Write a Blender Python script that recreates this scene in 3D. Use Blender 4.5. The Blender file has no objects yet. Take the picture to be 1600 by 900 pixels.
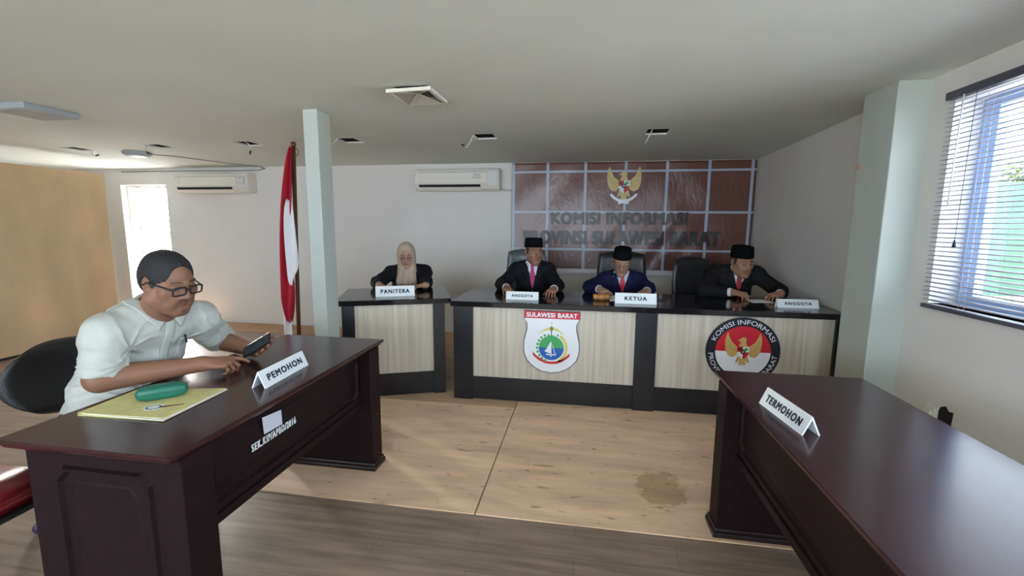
import bpy, bmesh, math, random
import numpy as np
from mathutils import Vector, Matrix
random.seed(7); rng = np.random.default_rng(7)
SC = bpy.context.scene
COL = SC.collection
PI = math.pi
def rad(a): return a*PI/180

# ------------------------------------------------------------------ camera, sky, exposure
F_PX, YAW, PITCH, ROLL, CAM_H = 690.4, 0.15816, 0.13587, 0.007586, 1.47
cam_data = bpy.data.cameras.new('camera'); cam = bpy.data.objects.new('camera', cam_data); COL.objects.link(cam)
cam_data.sensor_fit = 'HORIZONTAL'; cam_data.sensor_width = 36.0; cam_data.lens = 36.0*F_PX/1600
cam_data.clip_start = 0.05; cam_data.clip_end = 200
fw = Vector((-math.sin(YAW)*math.cos(PITCH), math.cos(YAW)*math.cos(PITCH), -math.sin(PITCH)))
r0 = Vector((math.cos(YAW), math.sin(YAW), 0)); u0 = r0.cross(fw)
rr = math.cos(ROLL)*r0 + math.sin(ROLL)*u0; uu = -math.sin(ROLL)*r0 + math.cos(ROLL)*u0
M = Matrix((rr, uu, -fw)).transposed().to_4x4(); M.translation = Vector((0, 0, CAM_H))
cam.matrix_world = M
SC.camera = cam
SC.view_settings.view_transform = 'Standard'; SC.view_settings.look = 'None'
SC.view_settings.gamma = 1.0; SC.view_settings.use_curve_mapping = False
SC.view_settings.exposure = 1.12
SC.cycles.max_bounces = 14; SC.cycles.diffuse_bounces = 8; SC.cycles.glossy_bounces = 4; SC.cycles.transparent_max_bounces = 12
SC.cycles.caustics_reflective = False; SC.cycles.caustics_refractive = False

SKY_BASE, SKY_GLOW, GLOW_POW = 6.4, 110.0, 14.0
GLOW_DIR = Vector((-0.78, 0.61, 0.10)).normalized()
world = bpy.data.worlds.new('sky'); SC.world = world; world.use_nodes = True
nt = world.node_tree; nt.nodes.clear()
out = nt.nodes.new('ShaderNodeOutputWorld'); bg = nt.nodes.new('ShaderNodeBackground')
tc = nt.nodes.new('ShaderNodeTexCoord')
dot = nt.nodes.new('ShaderNodeVectorMath'); dot.operation = 'DOT_PRODUCT'; dot.inputs[1].default_value = GLOW_DIR
mx = nt.nodes.new('ShaderNodeMath'); mx.operation = 'MAXIMUM'; mx.inputs[1].default_value = 0
pw = nt.nodes.new('ShaderNodeMath'); pw.operation = 'POWER'; pw.inputs[1].default_value = GLOW_POW
ml = nt.nodes.new('ShaderNodeMath'); ml.operation = 'MULTIPLY_ADD'; ml.inputs[1].default_value = SKY_GLOW; ml.inputs[2].default_value = SKY_BASE
mixc = nt.nodes.new('ShaderNodeMixRGB'); mixc.inputs[1].default_value = (0.74, 0.87, 1.0, 1); mixc.inputs[2].default_value = (1.0, 0.95, 0.88, 1)
L = nt.links.new
L(tc.outputs['Generated'], dot.inputs[0]); L(dot.outputs['Value'], mx.inputs[0]); L(mx.outputs[0], pw.inputs[0])
L(pw.outputs[0], ml.inputs[0]); L(ml.outputs[0], bg.inputs['Strength'])
L(pw.outputs[0], mixc.inputs[0]); L(mixc.outputs[0], bg.inputs['Color']); L(bg.outputs[0], out.inputs[0])

sd = bpy.data.lights.new('sun', 'SUN'); sd.energy = 40.0; sd.angle = rad(0.6); sd.color = (1.0, 0.95, 0.88)
so = bpy.data.objects.new('sun', sd); COL.objects.link(so)
so.rotation_euler = Vector((0.60, -0.20, -0.82)).to_track_quat('-Z', 'Y').to_euler()

def portal(name, loc, rot, sx, sy):
    d = bpy.data.lights.new(name, 'AREA'); d.shape = 'RECTANGLE'; d.size = sx; d.size_y = sy
    d.cycles.is_portal = True
    o = bpy.data.objects.new(name, d); COL.objects.link(o); o.location = loc; o.rotation_euler = rot
    return o
portal('window_portal', (-6.635, 6.0, 1.05), (rad(-90), 0, 0), 0.80, 2.05)
portal('window_portal', (2.02, 0.13, 1.61), (0, rad(90), 0), 1.12, 5.3)
portal('window_portal', (-1.9, -3.45, 1.52), (rad(90), 0, 0), 6.2, 1.24)  # unseen opening behind the camera, added to light the room

# ------------------------------------------------------------------ materials
MATS = {}
def _new(name):
    m = bpy.data.materials.new(name); m.use_nodes = True
    return m, m.node_tree, m.node_tree.nodes['Principled BSDF']
def mat(name, col, rough=0.5, metal=0.0, spec=0.5, noise=0.0, nscale=30, bump=0.0, bscale=60, stretch=(1,1,1), coat=0.0, coord='Object', sheen=0.0):
    if name in MATS: return MATS[name]
    m, t, b = _new(name)
    b.inputs['Base Color'].default_value = (*col, 1); b.inputs['Roughness'].default_value = rough
    b.inputs['Metallic'].default_value = metal; b.inputs['Specular IOR Level'].default_value = spec
    b.inputs['Coat Weight'].default_value = coat
    if coat: b.inputs['Coat Roughness'].default_value = 0.12
    if sheen: b.inputs['Sheen Weight'].default_value = sheen
    if noise or bump:
        c = t.nodes.new('ShaderNodeTexCoord'); mp = t.nodes.new('ShaderNodeMapping'); mp.inputs['Scale'].default_value = stretch
        t.links.new(c.outputs[coord], mp.inputs[0])
    if noise:
        n = t.nodes.new('ShaderNodeTexNoise'); n.inputs['Scale'].default_value = nscale; n.inputs['Detail'].default_value = 5
        t.links.new(mp.outputs[0], n.inputs['Vector'])
        rp = t.nodes.new('ShaderNodeValToRGB')
        rp.color_ramp.elements[0].position = 0.3; rp.color_ramp.elements[1].position = 0.7
        rp.color_ramp.elements[0].color = (*[max(0, x*(1-noise)) for x in col], 1)
        rp.color_ramp.elements[1].color = (*[min(1, x*(1+noise)) for x in col], 1)
        t.links.new(n.outputs['Fac'], rp.inputs[0]); t.links.new(rp.outputs[0], b.inputs['Base Color'])
    if bump:
        n2 = t.nodes.new('ShaderNodeTexNoise'); n2.inputs['Scale'].default_value = bscale; n2.inputs['Detail'].default_value = 4
        t.links.new(mp.outputs[0], n2.inputs['Vector'])
        bp = t.nodes.new('ShaderNodeBump'); bp.inputs['Strength'].default_value = bump; bp.inputs['Distance'].default_value = 0.01
        t.links.new(n2.outputs['Fac'], bp.inputs['Height']); t.links.new(bp.outputs[0], b.inputs['Normal'])
    MATS[name] = m
    return m
def skin_mat(name, rough=0.5):
    if name in MATS: return MATS[name]
    m, t, b = _new(name)
    a = t.nodes.new('ShaderNodeAttribute'); a.attribute_name = 'Col'
    t.links.new(a.outputs['Color'], b.inputs['Base Color'])
    b.inputs['Roughness'].default_value = rough; b.inputs['Specular IOR Level'].default_value = 0.35
    b.inputs['Subsurface Weight'].default_value = 0.08; b.inputs['Subsurface Radius'].default_value = (0.01, 0.004, 0.002)
    MATS[name] = m
    return m
def glass_mat(name, tint=(1, 1, 1), gloss=0.08):
    if name in MATS: return MATS[name]
    m = bpy.data.materials.new(name); m.use_nodes = True; t = m.node_tree; t.nodes.clear()
    o = t.nodes.new('ShaderNodeOutputMaterial'); mi = t.nodes.new('ShaderNodeMixShader')
    tr = t.nodes.new('ShaderNodeBsdfTransparent'); gl = t.nodes.new('ShaderNodeBsdfGlossy')
    tr.inputs['Color'].default_value = (*tint, 1); gl.inputs['Roughness'].default_value = 0.02
    mi.inputs[0].default_value = gloss
    t.links.new(tr.outputs[0], mi.inputs[1]); t.links.new(gl.outputs[0], mi.inputs[2]); t.links.new(mi.outputs[0], o.inputs[0])
    MATS[name] = m
    return m

WALL = mat('wall_paint', (0.71, 0.695, 0.67), 0.75, bump=0.05, bscale=14, noise=0.02, nscale=3)
CEIL = mat('ceiling_paint', (0.745, 0.785, 0.745), 0.8, bump=0.08, bscale=2.5, noise=0.03, nscale=1.5)
PILLAR = mat('pillar_paint', (0.46, 0.505, 0.47), 0.6, bump=0.04, bscale=10)
WHITE = mat('white_plastic', (0.80, 0.80, 0.78), 0.4)
CREAM = mat('cream_plastic', (0.74, 0.71, 0.64), 0.45)
ACRYL = mat('white_acrylic', (0.82, 0.86, 0.88), 0.25)
BLACK = mat('black_matte', (0.012, 0.012, 0.014), 0.6)
INK = mat('black_ink', (0.012, 0.014, 0.03), 0.5)
DARKVOID = mat('dark_void', (0.01, 0.01, 0.01), 0.9)
MAROON = mat('dark_maroon_wood', (0.012, 0.0050, 0.0060), 0.55, spec=0.16, noise=0.35, nscale=9, stretch=(6, 0.7, 6))
MAROONTOP = mat('dark_maroon_polished_top', (0.036, 0.0095, 0.013), 0.19, noise=0.2, nscale=4, stretch=(6, 0.7, 6))
BENCHTOP = mat('black_laminate_gloss', (0.012, 0.010, 0.012), 0.10, spec=0.6, noise=0.3, nscale=4, stretch=(1, 8, 1))
BENCHBLK = mat('black_laminate', (0.010, 0.010, 0.013), 0.35, noise=0.3, nscale=6)
LEATHER = mat('black_leather', (0.018, 0.018, 0.020), 0.33, bump=0.25, bscale=120)
CHROME = mat('chrome', (0.75, 0.75, 0.78), 0.15, metal=1.0)
YELLOW = mat('yellow_card', (0.64, 0.60, 0.26), 0.7, noise=0.10, nscale=25)
PAPER = mat('white_paper', (0.82, 0.82, 0.80), 0.8)
GREEN = mat('green_plastic', (0.008, 0.13, 0.085), 0.38, bump=0.05, bscale=200)
REDFAB = mat('red_vinyl', (0.22, 0.014, 0.018), 0.38, bump=0.15, bscale=40)
FLAGRED = mat('red_flag_cloth', (0.42, 0.008, 0.028), 0.75, bump=0.1, bscale=300)
FLAGWHITE = mat('white_flag_cloth', (0.75, 0.75, 0.78), 0.75, bump=0.1, bscale=300)
POLEWOOD = mat('brown_pole', (0.13, 0.045, 0.025), 0.4)
GAVELWOOD = mat('gavel_wood', (0.42, 0.17, 0.05), 0.3, noise=0.25, nscale=30, stretch=(1, 6, 6))
GOLD = mat('gold_paint', (0.55, 0.36, 0.12), 0.5, noise=0.12, nscale=60)
PALEGOLD = mat('pale_gold_print', (0.60, 0.48, 0.20), 0.5, noise=0.12, nscale=60)
REDP = mat('red_paint', (0.55, 0.010, 0.025), 0.4)
WHITEP = mat('white_paint', (0.78, 0.80, 0.84), 0.4)
GREENP = mat('green_paint', (0.05, 0.35, 0.11), 0.4)
BLUEP = mat('blue_paint', (0.01, 0.11, 0.42), 0.4)
YELP = mat('yellow_paint', (0.66, 0.58, 0.16), 0.4)
NAVYTXT = mat('black_paint', (0.008, 0.009, 0.018), 0.4)
ALU = mat('blue_window_frame', (0.30, 0.47, 0.78), 0.4)
BLIND = mat('blind_slat', (0.40, 0.39, 0.44), 0.5)
BLINDDARK = mat('blind_rail', (0.07, 0.07, 0.095), 0.45)
GLASS = glass_mat('window_glass')
LENS = glass_mat('spectacle_lens', (0.93, 0.95, 0.95), 0.10)
PANELGREY = mat('grey_lamp_cover', (0.36, 0.40, 0.43), 0.4)
CABLE = mat('grey_cable', (0.25, 0.25, 0.25), 0.6)
WCABLE = mat('white_cable', (0.65, 0.62, 0.58), 0.6)

def bench_panel_mat():
    m, t, b = _new('pale_wood_laminate')
    c = t.nodes.new('ShaderNodeTexCoord'); mp = t.nodes.new('ShaderNodeMapping'); mp.inputs['Scale'].default_value = (38, 38, 0.9)
    n = t.nodes.new('ShaderNodeTexNoise'); n.inputs['Scale'].default_value = 1.0; n.inputs['Detail'].default_value = 6; n.inputs['Distortion'].default_value = 0.4
    rp = t.nodes.new('ShaderNodeValToRGB'); e = rp.color_ramp.elements
    e[0].position = 0.28; e[0].color = (0.43, 0.38, 0.30, 1); e[1].position = 0.70; e[1].color = (0.62, 0.575, 0.49, 1)
    t.links.new(c.outputs['Object'], mp.inputs[0]); t.links.new(mp.outputs[0], n.inputs['Vector'])
    t.links.new(n.outputs['Fac'], rp.inputs[0]); t.links.new(rp.outputs[0], b.inputs['Base Color'])
    b.inputs['Roughness'].default_value = 0.42
    return m
BENCHPANEL = bench_panel_mat()
def vinyl_mat():
    m, t, b = _new('grey_brown_vinyl_planks')
    c = t.nodes.new('ShaderNodeTexCoord'); br = t.nodes.new('ShaderNodeTexBrick')
    br.inputs['Color1'].default_value = (0.32, 0.24, 0.185, 1); br.inputs['Color2'].default_value = (0.285, 0.212, 0.162, 1)
    br.inputs['Mortar'].default_value = (0.22, 0.17, 0.13, 1); br.inputs['Scale'].default_value = 1.0
    br.inputs['Mortar Size'].default_value = 0.0022; br.inputs['Brick Width'].default_value = 0.92; br.inputs['Row Height'].default_value = 0.152
    t.links.new(c.outputs['Object'], br.inputs['Vector'])
    mp = t.nodes.new('ShaderNodeMapping'); mp.inputs['Scale'].default_value = (1.2, 14, 1)
    n = t.nodes.new('ShaderNodeTexNoise'); n.inputs['Scale'].default_value = 2.0; n.inputs['Detail'].default_value = 7
    t.links.new(c.outputs['Object'], mp.inputs[0]); t.links.new(mp.outputs[0], n.inputs['Vector'])
    rp = t.nodes.new('ShaderNodeValToRGB'); rp.color_ramp.elements[0].color = (0.62, 0.62, 0.62, 1); rp.color_ramp.elements[1].color = (1.25, 1.25, 1.25, 1)
    rp.color_ramp.elements[0].position = 0.3; rp.color_ramp.elements[1].position = 0.75
    t.links.new(n.outputs['Fac'], rp.inputs[0])
    mu = t.nodes.new('ShaderNodeMixRGB'); mu.blend_type = 'MULTIPLY'; mu.inputs[0].default_value = 1
    t.links.new(br.outputs['Color'], mu.inputs[1]); t.links.new(rp.outputs[0], mu.inputs[2]); t.links.new(mu.outputs[0], b.inputs['Base Color'])
    b.inputs['Roughness'].default_value = 0.33; b.inputs['Specular IOR Level'].default_value = 0.45
    return m
VINYL = vinyl_mat()
def ply_mat(name, base, seed):
    m, t, b = _new(name)
    c = t.nodes.new('ShaderNodeTexCoord')
    def noise(scale, stretch, det=5, off=0.0, dist=0.0):
        mp = t.nodes.new('ShaderNodeMapping'); mp.inputs['Scale'].default_value = stretch; mp.inputs['Location'].default_value = (off+seed, off*1.7, 0)
        n = t.nodes.new('ShaderNodeTexNoise'); n.inputs['Scale'].default_value = scale; n.inputs['Detail'].default_value = det; n.inputs['Distortion'].default_value = dist
        t.links.new(c.outputs['Object'], mp.inputs[0]); t.links.new(mp.outputs[0], n.inputs['Vector'])
        return n.outputs['Fac']
    def ramp(fac, p0, c0, p1, c1):
        r = t.nodes.new('ShaderNodeValToRGB'); e = r.color_ramp.elements
        e[0].position = p0; e[0].color = (*c0, 1); e[1].position = p1; e[1].color = (*c1, 1)
        t.links.new(fac, r.inputs[0]); return r.outputs[0]
    def mul(a, bb, f=1.0):
        mm = t.nodes.new('ShaderNodeMixRGB'); mm.blend_type = 'MULTIPLY'; mm.inputs[0].default_value = f
        t.links.new(a, mm.inputs[1]); t.links.new(bb, mm.inputs[2]); return mm.outputs[0]
    g = ramp(noise(1.6, (1.0, 4.5, 1), 8, dist=0.8), 0.3, [x*0.80 for x in base], 0.72, [min(1, x*1.14) for x in base])
    st = ramp(noise(5.0, (1.0, 3.4, 1), 3, 3.3), 0.300, (0.64, 0.56, 0.49), 0.36, (1, 1, 1))
    st2 = ramp(noise(12.0, (1.0, 2.4, 1), 2, 9.1), 0.262, (0.55, 0.47, 0.40), 0.31, (1, 1, 1))
    gr = ramp(noise(6.0, (0.35, 22, 1), 6, 1.0), 0.25, (0.88, 0.86, 0.82), 0.7, (1.06, 1.05, 1.03))
    col = mul(mul(mul(g, st), st2), gr)
    # one big splash stain on the middle sheet
    sb = t.nodes.new('ShaderNodeVectorMath'); sb.operation = 'SUBTRACT'; sb.inputs[1].default_value = (0.475, 2.44, 0)
    t.links.new(c.outputs['Object'], sb.inputs[0])
    sm = t.nodes.new('ShaderNodeMapping'); sm.inputs['Scale'].default_value = (1, 0.72, 0); t.links.new(sb.outputs[0], sm.inputs[0])
    ln = t.nodes.new('ShaderNodeVectorMath'); ln.operation = 'LENGTH'; t.links.new(sm.outputs[0], ln.inputs[0])
    ad = t.nodes.new('ShaderNodeMath'); ad.operation = 'MULTIPLY_ADD'; ad.inputs[1].default_value = -0.16
    t.links.new(noise(16, (1, 1, 1), 4, 5.0), ad.inputs[0]); t.links.new(ln.outputs['Value'], ad.inputs[2])
    stain = ramp(ad.outputs[0], 0.035, (0.72, 0.65, 0.58), 0.06, (1, 1, 1))
    col = mul(col, stain)
    t.links.new(col, b.inputs['Base Color'])
    b.inputs['Roughness'].default_value = 0.62; b.inputs['Specular IOR Level'].default_value = 0.3
    return m
PLY = ply_mat('raw_plywood', (0.86, 0.62, 0.425), 0.0)
PLYB = ply_mat('dull_plywood', (0.62, 0.43, 0.28), 4.0)
BOARDM = mat('plywood_board', (0.70, 0.50, 0.29), 0.6, noise=0.16, nscale=1.6, stretch=(1, 1.5, 0.7))

# ------------------------------------------------------------------ object helpers
def tag(o, label=None, cat=None, group=None, kind=None):
    if label: o['label'] = label
    if cat: o['category'] = cat
    if group: o['group'] = group
    if kind: o['kind'] = kind
    return o
def thing(name, label, cat, loc=(0, 0, 0), rotz=0.0, group=None):
    o = bpy.data.objects.new(name, None); COL.objects.link(o); o.empty_display_size = 0.1
    o.location = loc; o.rotation_euler = (0, 0, rotz)
    return tag(o, label, cat, group)
def link(name, me, mats, parent=None, smooth=False):
    if not isinstance(mats, (list, tuple)): mats = [mats]
    for m in mats: me.materials.append(m)
    o = bpy.data.objects.new(name, me); COL.objects.link(o)
    if parent is not None: o.parent = parent
    if smooth: me.shade_smooth()
    return o

class MB:
    """collects shapes in one bmesh; build() links them as one mesh object"""
    def __init__(s): s.bm = bmesh.new()
    def _fin(s, verts, mi, smooth=False):
        fs = set()
        for v in verts:
            for f in v.link_faces: fs.add(f)
        for f in fs: f.material_index = mi; f.smooth = smooth
    def box(s, lo, hi, bev=0.0, mi=0, mtx=None, seg=2):
        c = [(a+b)/2 for a, b in zip(lo, hi)]; d = [abs(b-a) for a, b in zip(lo, hi)]
        T = bmesh.new()
        bmesh.ops.create_cube(T, size=1.0, matrix=Matrix.Translation(c) @ Matrix.Diagonal((*d, 1)))
        if bev > 0: bmesh.ops.bevel(T, geom=T.edges[:], offset=bev, segments=seg, affect='EDGES', profile=0.5)
        s.merge(T, mi, mtx)
        return s
    def merge(s, T, mi=0, mtx=None, smooth=False):
        vm = {}
        for v in T.verts: vm[v] = s.bm.verts.new(mtx @ v.co if mtx is not None else v.co)
        for f in T.faces:
            try: nf = s.bm.faces.new([vm[v] for v in f.verts])
            except ValueError: continue
            nf.material_index = mi; nf.smooth = smooth or f.smooth
        T.free()
    def poly(s, pts, mi=0):
        f = s.bm.faces.new([s.bm.verts.new(p) for p in pts]); f.material_index = mi; return s
    def prism(s, pts, fn, d0, d1, mi=0, smooth=False):
        """2-D outline pts -> solid between depths d0,d1; fn(u,v,d)->xyz"""
        a = [s.bm.verts.new(fn(u, v, d0)) for u, v in pts]; b = [s.bm.verts.new(fn(u, v, d1)) for u, v in pts]
        n = len(pts); fs = [s.bm.faces.new(a), s.bm.faces.new(b[::-1])]
        for i in range(n):
            fs.append(s.bm.faces.new([a[i], b[i], b[(i+1) % n], a[(i+1) % n]]))
        for f in fs: f.material_index = mi
        for f in fs[2:]: f.smooth = smooth
        return s
    def tube(s, pts, r, seg=10, mi=0, cap=True, closed=False):
        pts = [Vector(p) for p in pts]; n = len(pts); rings = []
        rs = r if isinstance(r, (list, tuple)) else [r]*n
        up = None
        for i, p in enumerate(pts):
            if closed: d = pts[(i+1) % n] - pts[i-1]
            else: d = pts[min(i+1, n-1)] - pts[max(i-1, 0)]
            if d.length < 1e-9: d = Vector((0, 0, 1))
            d.normalize()
            if up is None:
                up = Vector((0, 0, 1)) if abs(d.z) < 0.9 else Vector((1, 0, 0))
            a = d.cross(up); a.normalize(); up = a.cross(d); up.normalize()
            rings.append([s.bm.verts.new(p + rs[i]*(math.cos(2*PI*k/seg)*a + math.sin(2*PI*k/seg)*up)) for k in range(seg)])
        m = n if closed else n-1
        for i in range(m):
            A, B = rings[i], rings[(i+1) % n]
            for k in range(seg):
                f = s.bm.faces.new([A[k], A[(k+1) % seg], B[(k+1) % seg], B[k]]); f.material_index = mi; f.smooth = True
        if cap and not closed:
            f = s.bm.faces.new(rings[0][::-1]); f.material_index = mi
            f = s.bm.faces.new(rings[-1]); f.material_index = mi
        return s
    def lathe(s, prof, seg=32, mi=0, mtx=None, sx=1.0, sy=1.0, smooth=True):
        """prof: list of (r,z) bottom to top"""
        rings = []
        for r, z in prof:
            if r < 1e-6:
                p = Vector((0, 0, z)); rings.append([s.bm.verts.new(mtx @ p if mtx is not None else p)])
            else:
                ring = []
                for k in range(seg):
                    p = Vector((r*sx*math.cos(2*PI*k/seg), r*sy*math.sin(2*PI*k/seg), z))
                    ring.append(s.bm.verts.new(mtx @ p if mtx is not None else p))
                rings.append(ring)
        for A, B in zip(rings[:-1], rings[1:]):
            for k in range(seg):
                if len(A) == 1 and len(B) == 1: continue
                if len(A) == 1: vs = [A[0], B[(k+1) % seg], B[k]]
                elif len(B) == 1: vs = [A[k], A[(k+1) % seg], B[0]]
                else: vs = [A[k], A[(k+1) % seg], B[(k+1) % seg], B[k]]
                f = s.bm.faces.new(vs); f.material_index = mi; f.smooth = smooth
        if len(rings[0]) > 1: f = s.bm.faces.new(rings[0][::-1]); f.material_index = mi
        if len(rings[-1]) > 1: f = s.bm.faces.new(rings[-1]); f.material_index = mi
        return s
    def build(s, name, mats, parent=None, loc=None):
        bmesh.ops.recalc_face_normals(s.bm, faces=s.bm.faces[:])
        me = bpy.data.meshes.new(name); s.bm.to_mesh(me); s.bm.free()
        o = link(name, me, mats, parent)
        if loc is not None: o.location = loc
        return o

def text_mesh(body, size, extrude=0.001, bold=0.0, xs=1.0, spacing=1.0):
    """centred lettering as a bmesh (x right, y up, z out)"""
    cu = bpy.data.curves.new('lettering', 'FONT'); cu.body = body; cu.size = size; cu.extrude = extrude
    cu.offset = bold; cu.align_x = 'CENTER'; cu.align_y = 'CENTER'; cu.space_character = spacing; cu.resolution_u = 3
    ob = bpy.data.objects.new('lettering', cu); COL.objects.link(ob)
    dg = bpy.context.evaluated_depsgraph_get(); ev = ob.evaluated_get(dg); me = ev.to_mesh()
    T = bmesh.new(); T.from_mesh(me); ev.to_mesh_clear()
    bpy.data.objects.remove(ob); bpy.data.curves.remove(cu)
    xsn = [v.co.x for v in T.verts]; cx = (max(xsn)+min(xsn))/2
    ysn = [v.co.y for v in T.verts]; cy = (max(ysn)+min(ysn))/2
    for v in T.verts: v.co.x = (v.co.x-cx)*xs; v.co.y -= cy
    T.verts.ensure_lookup_table()
    w = (max(xsn)-min(xsn))*xs; h = max(ysn)-min(ysn)
    return T, w, h
def text_fit(body, width, height, extrude=0.001, bold=0.0, spacing=1.0):
    T, w, h = text_mesh(body, 1.0, 0.01, 0.0, 1.0, spacing)
    bx, by = bold*height*1.0, bold*height*0.7
    for v in T.verts:
        v.co.x *= (width-2*bx)/w; v.co.y *= (height-2*by)/h; v.co.z = extrude if v.co.z > 0 else 0.0
    if bold > 0:
        src = T.copy()
        for k, (dx, dy) in enumerate(((-1, -1), (-1, 1), (1, -1), (1, 1), (-1, 0), (1, 0), (-0.5, 0.5), (0.5, -0.5))):
            vm = {}
            for v in src.verts: vm[v] = T.verts.new((v.co.x+dx*bx, v.co.y+dy*by, v.co.z*(1+0.02*(k+1))))
            for f in src.faces: T.faces.new([vm[v] for v in f.verts])
        src.free()
    return T
def frame_mtx(o, x, y):
    x = Vector(x).normalized(); y = Vector(y); y = (y - y.dot(x)*x).normalized(); z = x.cross(y)
    m = Matrix((x, y, z)).transposed().to_4x4(); m.translation = Vector(o); return m
# ------------------------------------------------------------------ the room
ZC = 2.31
def struct(name, mb, mats, label=None):
    o = mb.build(name, mats); o['kind'] = 'structure'
    if label: o['label'] = label
    return o
b = MB(); b.box((-10, -3.6, -0.12), (2.4, 6.15, 0.0)); struct('floor', b, VINYL)
def sheet(name, x0, x1, y0, y1, m):
    b = MB(); b.box((x0, y0, 0.0), (x1, y1, 0.006), bev=0.0015, seg=1); return struct(name, b, m)
sheet('floor_sheet_1', -0.508, 1.93, 2.045, 5.86, PLY)
sheet('floor_sheet_2', -2.95, -0.516, 2.045, 3.42, PLY)
sheet('floor_sheet_3', -2.95, -0.516, 3.425, 5.86, PLYB)
sheet('floor_sheet_4', -9.4, -2.955, 5.36, 5.86, mat('orange_plywood', (0.50, 0.30, 0.16), 0.6, noise=0.1, nscale=6))

# ceiling with square openings left by removed lamps
HOLES = [(-5.66, 4.31), (-4.55, 4.28), (-3.46, 4.25), (-2.31, 4.22), (-0.935, 4.19), (0.615, 4.17)]
HW, HD = 0.095, 0.115
FIX = (-1.062, 2.812)
def ceiling():
    rects = [(x-HW, x+HW, y-HD, y+HD) for x, y in HOLES] + [(FIX[0]-0.115, FIX[0]+0.115, FIX[1]-0.14, FIX[1]+0.14)]
    xs = sorted({-10.0, 2.4, *[r[0] for r in rects], *[r[1] for r in rects]}); ys = sorted({-3.6, 6.15, *[r[2] for r in rects], *[r[3] for r in rects]})
    b = MB(); V = {}
    def vv(i, j, z):
        k = (i, j, z)
        if k not in V: V[k] = b.bm.verts.new((xs[i], ys[j], z))
        return V[k]
    def inh(i, j):
        cx = (xs[i]+xs[i+1])/2; cy = (ys[j]+ys[j+1])/2
        return any(r[0] < cx < r[1] and r[2] < cy < r[3] for r in rects)
    zb, zt = ZC, ZC+0.014
    for i in range(len(xs)-1):
        for j in range(len(ys)-1):
            if inh(i, j): continue
            b.bm.faces.new([vv(i, j, zb), vv(i, j+1, zb), vv(i+1, j+1, zb), vv(i+1, j, zb)])
            b.bm.faces.new([vv(i, j, zt), vv(i+1, j, zt), vv(i+1, j+1, zt), vv(i, j+1, zt)])
            for di, dj, e in ((-1, 0, ((0, 0), (0, 1))), (1, 0, ((1, 0), (1, 1))), (0, -1, ((0, 0), (1, 0))), (0, 1, ((0, 1), (1, 1)))):
                ii, jj = i+di, j+dj
                if not (0 <= ii < len(xs)-1 and 0 <= jj < len(ys)-1) or inh(ii, jj):
                    (p, q), (r_, s_) = e
                    b.bm.faces.new([vv(i+p, j+q, zb), vv(i+r_, j+s_, zb), vv(i+r_, j+s_, zt), vv(i+p, j+q, zt)])
    return b
struct('ceiling', ceiling(), CEIL)
b = MB(); b.box((-10, -3.6, ZC+0.30), (2.4, 6.15, ZC+0.36))
for x in (-10, 2.36): b.box((x, -3.6, ZC), (x+0.04, 6.15, ZC+0.32))
for y in (-3.6, 6.11): b.box((-10, y, ZC), (2.4, y+0.04, ZC+0.32))
struct('roof_slab', b, DARKVOID)

# back wall with the tall window
YB = 5.89
WX0, WX1, WZ0, WZ1 = -7.035, -6.235, 0.10, 2.072
b = MB()
b.box((-10, YB, 0), (WX0, YB+0.16, ZC)); b.box((WX1, YB, 0), (2.4, YB+0.16, ZC))
b.box((WX0, YB, WZ1), (WX1, YB+0.16, ZC)); b.box((WX0, YB, 0), (WX1, YB+0.16, WZ0))
struct('wall_back', b, WALL)
root = thing('window_1', None, None, (0, 0, 0)); root['kind'] = 'structure'
b = MB()
for lo, hi in (((WX0, 0, WZ0), (WX0+0.045, 0.05, WZ1)), ((WX1-0.045, 0, WZ0), (WX1, 0.05, WZ1)), ((WX0, 0, WZ0), (WX1, 0.05, WZ0+0.05)), ((WX0, 0, WZ1-0.045), (WX1, 0.05, WZ1)), ((WX0+0.16, 0.01, WZ0), (WX0+0.185, 0.04, WZ1))):
    e_ = 0.0015 if hi[2]-lo[2] < 0.1 else 0.0; b.box((lo[0], YB+0.09+lo[1]+e_, lo[2]), (hi[0], YB+0.09+hi[1]-e_, hi[2]), 0.004)
b.build('window_frame', WHITE, root)
b = MB(); b.box((WX0+0.04, YB+0.112, WZ0+0.04), (WX1-0.04, YB+0.116, WZ1-0.04)); b.build('window_pane', GLASS, root)

# right wall: rear stretch, column, stretch with the blind
RZ0, RZ1, RY0, RY1 = 1.075, 2.145, -2.50, 2.755
b = MB()
b.prism([(1.95, 3.20), (2.055, 5.92), (2.4, 5.92), (2.4, 3.20)], lambda u, v, d: (u, v, d), 0, ZC)
b.box((1.9, -3.6, 0), (2.1, RY0, ZC)); b.box((1.9, RY1, 0), (2.1, 3.22, ZC))
b.box((1.9, RY0, 0), (2.1, RY1, RZ0)); b.box((1.9, RY0, RZ1), (2.1, RY1, ZC))
struct('wall_right', b, WALL)
b = MB(); b.box((1.728, 2.93, 0), (1.96, 3.245, ZC), 0.006)
struct('column_right', b, PILLAR)
b = MB(); b.box((-2.04, 3.065, 0), (-1.925, 3.235, ZC), 0.006)
struct('pillar_left', b, PILLAR)
b = MB(); b.box((-9.75, -3.6, 0), (-9.6, 6.05, ZC)); struct('wall_left', b, WALL)
b = MB()
b.box((-9.7, -3.56, 0), (1.9, -3.40, 0.9)); b.box((-9.7, -3.56, 2.14), (1.9, -3.40, ZC)); b.box((-9.7, -3.56, 0.9), (-5.0, -3.40, 2.14)); b.box((1.2, -3.56, 0.9), (1.9, -3.40, 2.14))  # wide unseen opening, placed and sized for the light it lets in
for x in (-3.45, -1.9, -0.35): b.box((x-0.04, -3.52, 0.9), (x+0.04, -3.44, 2.14))
struct('wall_front', b, WALL)

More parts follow.
